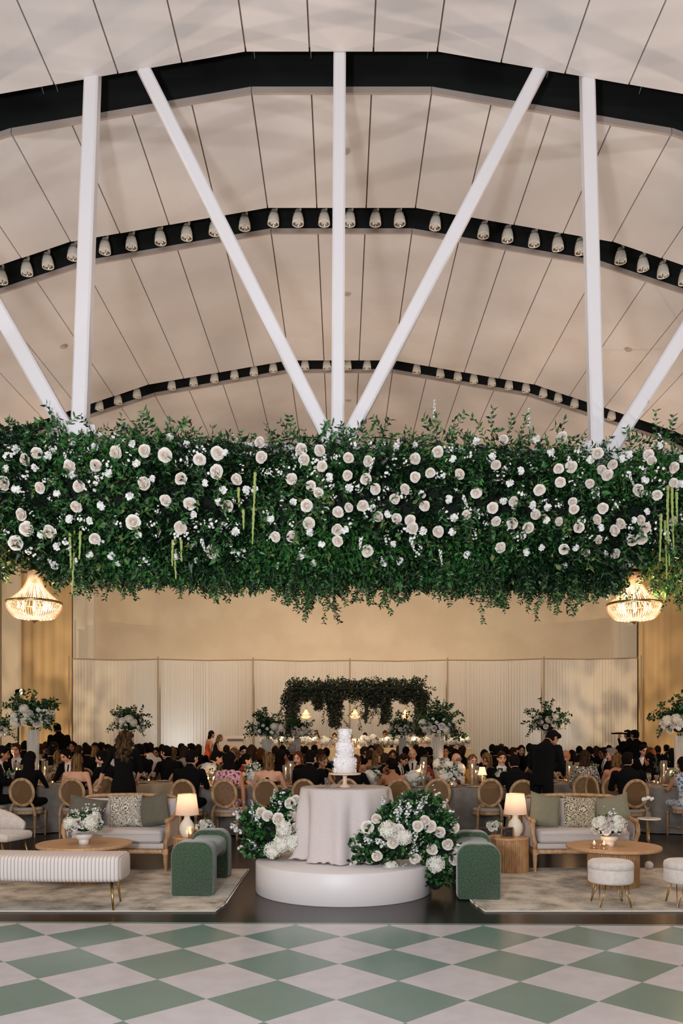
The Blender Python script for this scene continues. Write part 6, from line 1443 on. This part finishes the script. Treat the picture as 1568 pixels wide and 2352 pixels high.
# tall centrepieces
def vase_mat():
    m = mat('ribbed_vase_glass', (232, 230, 224), .12); N = m.node_tree.nodes; L = m.node_tree.links; t = N.new('ShaderNodeBsdfTransparent'); mx = N.new('ShaderNodeMixShader'); mx.inputs[0].default_value = .42
    L.new(t.outputs[0], mx.inputs[1]); L.new(N['Principled BSDF'].outputs[0], mx.inputs[2]); L.new(mx.outputs[0], N['Material Output'].inputs[0]); return m
m_vwater = vase_mat()
def tall(px, py, Z, rpx, vr, tz, lbl, seed, nfl=1.0, twig=.32):
    x = GX(px, Z); t = thing('tall_centrepiece', (x, Z, tz+.001), lbl, 'flower arrangement', 'tall vases of flowers and branches'); zc = GZ(py, Z)-tz; r = rpx*Z/FPX; vh = zc-r*.55
    n = 36; rings = []
    for z, k in ((0, 1), (.02, 1.02), (vh*.5, .95), (vh, 1.1)): rings.append([(vr*k*(1+.05*(j % 2))*cos(2*pi*j/n), vr*k*(1+.05*(j % 2))*sin(2*pi*j/n), z) for j in range(n)])
    for z, k in ((vh, 1.02), (.03, .9)): rings.append([(vr*k*cos(2*pi*j/n), vr*k*sin(2*pi*j/n), z) for j in range(n)])
    MB().loft(rings, cap=False).build('fluted_vase', m_vwater, t)
    st = MB(); rr = random.Random(seed)
    for k in range(14): st.tube([(rr.uniform(-.5, .5)*vr, rr.uniform(-.5, .5)*vr, vh*.45), (rr.uniform(-.7, .7)*vr, rr.uniform(-.7, .7)*vr, vh+.05)], .006, 5)
    st.build('flower_stems', m_stem, t)
    bouquet(t, (0, 0, zc), (r*.80, r*.75, r*.66), int(520*nfl), [(HYD, 'hydrangea', int(11*nfl), 1.0), (ROSE, 'rose', int(14*nfl), 1.25), (CARN, 'carnation', int(10*nfl), 1.2)], leafL=.07, leafW=.028, sprays=int(44*nfl), sprayL=twig, seed=seed, mi=(0, 0, 0, 1), updir=.75, zr=(.55, -.5))
tall(76, 1648, 14.4, 52, .098, TH, 'tall fluted vase of white roses and branches at the left table', 61, 1.1, .3)
tall(-12, 1676, 18.0, 34, .09, TH, 'tall arrangement cut by the left frame edge', 62, .7)
tall(296, 1662, 18.9, 40, .10, TH, 'tall arrangement behind the standing wavy-haired woman', 63, .7, .28)
tall(612, 1676, 17.8, 38, .10, TH, 'tall clear vase of white hydrangea left of the arbour', 64, .8, .3)
tall(682, 1680, 21.5, 30, .09, TH, 'tall arrangement in front of the arbour\'s left leg', 65, .7, .3)
tall(924, 1676, 21.5, 34, .09, TH, 'tall arrangement of cream roses in front of the arbour\'s right side', 66, .7, .3)
tall(1006, 1668, 16.3, 44, .10, TH, 'tall fluted vase of white blooms right of the arbour', 67, .9, .36)
tall(1256, 1662, 18.6, 42, .10, TH, 'tall arrangement behind the bending waiter', 68, .7, .3)
tall(1562, 1662, 14.5, 52, .10, TH, 'tall fluted vase of flowers cut by the right frame edge', 69, 1.0, .32)

# leafy arbour with three small chandeliers
ab = thing('leafy_arbour', (GX(818, 30.2), 30.6, .42), 'arbour of dark smilax greenery arching over the head table', 'arbour')
zt = GZ(1583, 30.6)-.42; xL, xR = GX(668, 30.6)-GX(818, 30.2), GX(968, 30.6)-GX(818, 30.2)
for x in (xL, xR):
    for y in (-.4, .4): MB().tube([(x, y, 0), (x, y, zt)], .04, 8).build('post', m_core, ab)
for y in (-.4, .4): MB().tube([(xL, y, zt), (xR, y, zt)], .04, 8).build('beam', m_core, ab)
C, Dd, Ls, Ws, Mi = [], [], [], [], []; st = MB(); rr = random.Random(77); pc = []
def blob(cx, cz_, rx, rz_, n):
    for _ in range(n):
        a = rr.uniform(0, 2*pi); r = rr.random()**.5; pc.append((cx+rx*r*cos(a), rr.uniform(-.5, .5), cz_+rz_*r*sin(a)))
def X_(px): return GX(px, 30.2)-GX(818, 30.2)
def Z_(py): return GZ(py, 30.2)-.42
for px in range(668, 972, 8): blob(X_(px), Z_(1584+rr.uniform(-4, 4)), .25, .40+.06*sin(px), 230)
for (px, y0, y1, w) in ((668, 1590, 1665, .30), (969, 1590, 1690, .28), (768, 1600, 1672, .30), (886, 1595, 1660, .24), (730, 1595, 1628, .2), (854, 1590, 1625, .25), (700, 1590, 1605, .2), (930, 1590, 1610, .2), (840, 1600, 1655, .06)):
    for py in range(y0, y1, 6): blob(X_(px+rr.uniform(-3, 3)), Z_(py), w*(1.15-.5*(py-y0)/(y1-y0)), .10, int(150*(1.1-.5*(py-y0)/(y1-y0))*(1 if w > .1 else .3)))
pc = np.array(pc); n = len(pc); foliage('smilax_foliage', pc, NR.normal(size=(n, 3))+np.array([0, -.3, -.4]), NR.uniform(.07, .13, n), NR.uniform(.02, .035, n), (NR.rand(n) < .12).astype(int), ab, [m_core, m_leafd], seed=8)  # most leaves take the near-black core colour as painted backlit shade
for k in range(90):
    px = rr.uniform(655, 985); add_vine(C, Dd, Ls, Ws, Mi, st, (X_(px), rr.uniform(-.5, .3), Z_(1578)), (rr.uniform(-.6, .6), -.2, rr.uniform(-.6, 1)), rr.uniform(.3, .6), rr, leafL=.10, leafW=.03, gap=.07, mi=[0, 0, 1], sagz=-.7)
for px, L in ((668, 1.7), (700, .6), (768, 1.8), (745, .9), (840, 1.3), (846, 1.5), (886, 1.5), (860, .9), (930, .5), (969, 1.8), (978, 1.3), (655, 1.2)):
    for q in range(3): add_vine(C, Dd, Ls, Ws, Mi, st, (X_(px)+rr.uniform(-.15, .15), rr.uniform(-.5, .3), Z_(1595)), (rr.uniform(-.1, .1), 0, -1), L*rr.uniform(.6, 1.1), rr, leafL=.10, leafW=.03, gap=.06, mi=[0, 0, 1], wob=.35)
foliage('smilax_tendrils', np.array([tuple(v) for v in C]), np.array([tuple(v) for v in Dd]), np.array(Ls), np.array(Ws), np.array(Mi), ab, [m_core, m_leafd], seed=9); q = st.build('tendril_stems', m_stem, ab); q['kind'] = 'stuff'
for px, nm in ((702.5, 'left'), (815, 'middle'), (931, 'right')): chandelier(P(px, 1643, 30.2), .19, 'small lit chandelier hanging in the %s bay of the leafy arbour' % nm, 'small chandeliers under the arbour', 0, 12)

# low flowers and candles
def low(px, py, Z, tz, rpx, lbl, seed, fl=(4, 5, 3), grp='low flower arrangements', h=.6, s=1.0, nl=90):
    t = thing('low_centrepiece', (GX(px, Z), Z, tz+.002), lbl, 'flower arrangement', grp); r = rpx*Z/FPX
    MB().lathe([(0, 0), (.05*s, 0), (.07*s, .05*s), (.06*s, .09*s), (0, .08*s)], 14, cap=False).build('vase', m_vwater, t, True)
    bouquet(t, (0, 0, max(.1, GZ(py, Z)-tz)), (r, r*.8, r*h), nl, [(HYD, 'hydrangea', fl[0], s), (ROSE, 'rose', fl[1], s), (CARN, 'carnation', fl[2], s*.9), (CLU, 'blossom_cluster', fl[2], s)], leafL=.055, leafW=.02, sprays=6, sprayL=.10, seed=seed, mi=(0, 1), core=False, zr=(.95, -.5))
low(583, 1778, 13.55, TH, 20, 'spray of white blooms between the pink dress and the bare shoulders', 81, (3, 9, 6), h=1.4)
low(1040, 1783, 13.6, TH, 28, 'large low spray of white roses right of the empty cane chair', 82, (4, 16, 8), h=1.0, nl=160)
low(950, 1785, 13.5, TH, 17, 'cream hydrangea cluster right of the bare-shouldered woman', 83, (6, 4, 2))
low(858, 1783, 13.7, TH, 14, 'white hydrangea globe right of the cake stand', 84, (4, 2, 1))
low(1014, 1762, 14.0, TH, 10, 'upright white spray behind the tall candle glasses', 85, (1, 6, 4), h=1.6)
low(25, 1778, 13.8, TH, 9, 'white rose in a small vase at the left table', 86, (0, 4, 1), nl=30); low(483, 1770, 13.8, TH, 14, 'glowing cream flowers beside the large man in black', 87, (3, 5, 3))
low(1548, 1780, 13.9, TH, 8, 'small white rose posy at the right table', 88, (0, 4, 1), nl=30); low(1360, 1760, 14.9, TH, 6, 'tiny posy between the bending waiter and floral dress', 89, (0, 3, 1), nl=20)
low(1146, 1778, 13.6, TH, 7, 'small white tulip posy beside the little table lamp', 90, (0, 4, 0), nl=24)
k = 0
for px, rp in ((610, 9), (630, 13), (655, 13), (682, 10), (700, 8), (712, 8), (735, 15), (760, 12), (790, 9), (836, 15), (862, 15), (890, 9), (908, 10), (936, 10), (954, 9), (975, 13), (1030, 10), (1050, 10), (1068, 9)):
    low(px, 1703, 28.2, 1.18, rp, 'low cream floral heap along the front of the head table', 100+k, (4, 7, 3), 'cream flowers along the head table', h=.62, s=1.25, nl=70); k += 1
FL = [0]
def hurricane(px, Z, tz, h, lbl, ch=None, r=.055, n=1, lit=True, grp='candles in glass cylinders', e=3):
    t = thing('hurricane_candle', (GX(px, Z), Z, tz+.002), lbl, 'candle', grp); ch = ch or h*.62
    MB().lathe([(r*.95, .0), (r, .003), (r, h), (r-.003, h), (r-.003, .006), (0, .006)], 20, cap=False).build('glass_cylinder', m_glass, t, True)
    MB().lathe([(0, .008), (.014, .008), (.012, ch), (0, ch+.004)], 10, cap=False).build('candle_stick', m_candle, t, True)
    MB().ell((0, 0, ch+.022), (.008, .008, .020), 8, 6).build('flame', m_flame, t, True)
    if lit: l = light('flame_light', 'POINT', (0, 0, ch+.055), None, e, (1, .58, .28), .02); l.parent = t
hurricane(38, 13.9, TH, .40, 'tall glass with lit taper left of the black-haired woman', .26); hurricane(45, 14.2, TH, .34, 'second lit taper glass at the left table', .23, lit=False)
hurricane(103, 14.6, TH, .40, 'lit taper in tall glass right of the black-haired woman', .25)
hurricane(515, 13.9, TH, .28, 'small lit glass beside the bowing man', .16, lit=True); hurricane(490, 13.55, TH, .22, 'wide glass votive left of the pink dress', .12)
hurricane(656, 13.5, TH, .36, 'tall lit candle glass right of the long blond woman, front of pair', .28, e=5); hurricane(667, 13.75, TH, .42, 'tall lit candle glass behind the pair by the blond woman', .33, lit=False)
hurricane(962, 13.5, TH, .36, 'lit candle glass left of the pair beside the cream hydrangeas', .25, e=5); hurricane(972, 13.45, TH, .38, 'lit candle glass right of the pair beside the cream hydrangeas', .32, lit=False); hurricane(973, 13.9, TH, .48, 'taller candle glass behind the pair by the hydrangeas', .36, lit=False)
hurricane(1084, 13.5, TH, .42, 'tall lit taper glass before the woman in mustard', .33, e=5); hurricane(1092, 13.8, TH, .34, 'second glass before the woman in mustard', .22, lit=False)
hurricane(1022, 16.1, TH, .32, 'candle glass below the bearded man facing the camera', .2, e=3)
hurricane(1307, 14.7, TH, .38, 'lit taper glass right of the bending waiter', .26, e=3.4); hurricane(1316, 15.1, TH, .30, 'short candle glass before the floral dress', .14, lit=False); hurricane(1325, 15.5, TH, .34, 'lit glass left of the woman in the floral dress', .22, e=3)
hurricane(1524, 14.0, TH, .42, 'lit taper glass at the right table, left one', .32, e=3.4); hurricane(1540, 13.9, TH, .30, 'lit taper glass at the right table, right one', .21, e=3); hurricane(262, 15.1, TH, .24, 'lit glass left of the standing woman', .12, e=2.5); hurricane(590, 14.1, TH, .34, 'ribbed candle glass behind the spray of white blooms', .2, e=3); hurricane(478, 14.0, TH, .26, 'ribbed glass right of the large man in black', .1, lit=False)
for i, px in enumerate((644, 674, 719, 810, 816, 878, 888, 945, 951, 1012, 1060)): hurricane(px, 28.1, 1.18, .34, 'lit taper in glass among the head table flowers', .27, .06, lit=(i % 2 == 0), grp='tapers on the head table', e=24)
# little pleated table lamp
t = thing('pleated_lamp', (GX(1107, 13.45), 13.45, TH+.002), 'tiny lit lamp with white pleated shade on the long table', 'table lamp')
n = 32; MB().loft([[(r*(1+.06*(j % 2))*cos(2*pi*j/n), r*(1+.06*(j % 2))*sin(2*pi*j/n), z) for j in range(n)] for r, z in ((.075, .20), (.05, .27), (.042, .33))], cap=False).build('pleated_shade', m_shade, t); MB().lathe([(0, 0), (.05, 0), (.05, .01), (.008, .02), (.008, .26), (0, .26)], 14, cap=False).build('brass_stand', m_brass, t, True)
MB().ell((0, 0, .27), (.014, .014, .02), 8, 6).build('bulb', MATS['lamp_bulb'], t); l = light('lamp_glow', 'POINT', (0, 0, .25), None, 1.6, (1, .66, .38), .02); l.parent = t
# glasses, plates, votives
m_plate = mat('white_plate', (216, 208, 198), .3); m_food = mat('plated_food_brown', (170, 110, 60), .7, rgb2=(120, 130, 60), scale=60)
def wineglass():
    t = thing('wine_glass', (0, 0, 0), None, None); MB().lathe([(0, .0), (.032, .0), (.032, .003), (.004, .008), (.004, .08), (.02, .09), (.038, .12), (.036, .175), (.034, .175), (.035, .12), (.018, .094), (0, .09)], 14, cap=False).build('goblet', m_glass, t, True); return t
def plate_():
    t = thing('dinner_plate', (0, 0, 0), None, None); MB().lathe([(0, 0), (.08, 0), (.13, .018), (.132, .022), (.08, .006), (0, .005)], 24, cap=False).build('dish', m_plate, t, True); MB().ell((0.01, 0, .016), (.05, .04, .018), 10, 6).build('food', m_food, t, True); return t
def votive_():
    t = thing('votive_candle', (0, 0, 0), None, None); MB().lathe([(0, 0), (.025, 0), (.03, .06), (.028, .06), (.024, .005), (0, .005)], 12, cap=False).build('glass_cup', m_glass, t, True); MB().lathe([(0, .006), (.022, .006), (.022, .03), (0, .03)], 10, cap=False).build('wax', m_candle, t); MB().ell((0, 0, .04), (.006, .006, .012), 6, 5).build('flame', m_flame, t); return t
protos = {}
def settle(kind, fn, x, y, z, lbl, cat, grp):
    if kind not in protos: protos[kind] = fn(); o = protos[kind]
    else: o = copy_tree(protos[kind])
    o.location = (x, y, z+.003); tag(o, lbl, cat, grp)
for (c, nm, rad, k0) in ((TL, 'far left table', .60, 7), (TR, 'far right table', .60, 6), (TM, 'table behind the standing woman', .45, 4), (TN, 'table by the bending waiter', .45, 4)):
    for k in range(k0):
        a = 2*pi*k/k0+.35; settle('p', plate_, c.x+rad*cos(a), c.y+rad*sin(a), TH, 'white dinner plate with food on the '+nm, 'plate', 'dinner plates on the '+nm)
        for q in (-.25, .22): settle('g', wineglass, c.x+(rad-.17)*cos(a+q*1.6), c.y+(rad-.17)*sin(a+q*1.6), TH, 'clear wine glass on the '+nm, 'glass', 'wine glasses on the '+nm)
    for k in range(3): a = 2*pi*k/3+1.9; settle('v', votive_, c.x+.2*cos(a), c.y+.2*sin(a), TH, 'small lit votive on the '+nm, 'candle', 'votives on the '+nm)
for k in range(12):
    x = GX(470+k*62, 13.4)
    for y, s in ((13.42, -1), (13.95, 1)):
        settle('p', plate_, x, y, TH, 'white dinner plate on the long table behind the cake', 'plate', 'dinner plates on the long table')
        settle('g', wineglass, x+.17, y-s*.10, TH, 'clear wine glass on the long table behind the cake', 'glass', 'wine glasses on the long table')
    if k % 2: settle('v', votive_, x+.1, 13.66, TH, 'small lit votive on the long table behind the cake', 'candle', 'votives on the long table')
# black bottles far right
for k in range(5):
    t = thing('wine_bottle', (GX(1509+k*5.8, 18.4), 18.4, .90), 'black bottle with dark neck on the far bar at right', 'bottle', 'bottles on the far bar'); MB().lathe([(0, 0), (.037, 0), (.038, .19), (.014, .25), (.014, .31), (0, .31)], 12, cap=False).build('glass_bottle', m_blk, t, True)
t = thing('bar_counter', (GX(1522, 18.5), 18.55, .001), 'dark bar counter holding the black bottles at far right', 'bar'); MB().box((0, 0, .44), (.8, .4, .88)).build('cabinet', m_riser, t); MB().box((0, 0, .888), (.86, .46, .02)).build('counter', m_blk, t)
# stage lamp on stand, upper left of the left centrepiece; and its twin at the right edge
for px, nm in ((42, 'left'), (1570, 'right')):
    Z = 30; t = thing('stage_light', (GX(px, Z), Z, .001), 'black stage lamp on a tall thin stand before the golden wall at %s' % nm, 'stage light', 'stage lamps on stands')
    zz = GZ(1589, Z); MB().tube([(0, 0, 0), (0, 0, zz)], .03, 8).build('stand', m_blk, t); MB().lathe([(.25, 0), (.25, .02), (0, .03)], 12, cap=False).build('base', m_blk, t)
    MB().tube([(-.08, 0, zz), (.10, -.02, zz)], [.08, .12], 14).build('lamp_head', m_blk, t); MB().tube([(.101, -.02, zz), (.112, -.021, zz)], .10, 14).build('lens', mat('stage_lamp_lens', (255, 220, 170), .4, emis=(255, 200, 140), estr=6), t)
# napkins on the empty chair
t = thing('folded_napkin', (GX(1118, 13.05), 13.03, .48), 'crumpled white napkin on the empty chair behind the right lamp', 'napkin'); MB().rbox((0, 0, .012), (.2, .18, .024), .01, 2, fn=lambda p: V3((p.x, p.y, p.z+.015*sin(p.x*30)*cos(p.y*25))), sub=2).build('cloth', m_shirt, t, True)
ORD = ['leftmost']+[w+' from left' for w in ('second third fourth fifth sixth seventh eighth ninth tenth eleventh twelfth thirteenth fourteenth fifteenth sixteenth seventeenth eighteenth nineteenth twentieth twenty-first twenty-second twenty-third twenty-fourth twenty-fifth twenty-sixth twenty-seventh twenty-eighth twenty-ninth').split()]+['rightmost']
bl = {}
for o in list(bpy.data.objects):
    if o.get('label') and o.get('category') and o.parent is None: bl.setdefault(o['label'], []).append(o)
for lbl, os_ in bl.items():
    if len(os_) > 1:
        os_.sort(key=lambda o: o.location.x/o.location.y)
        for i, o in enumerate(os_): o['label'] = ' '.join(lbl.split()[:13])+', '+(ORD[i] if i < len(os_)-1 or i > 29 else 'rightmost')
        if os_[0].get('group') is None: print('DUP LABEL', lbl)
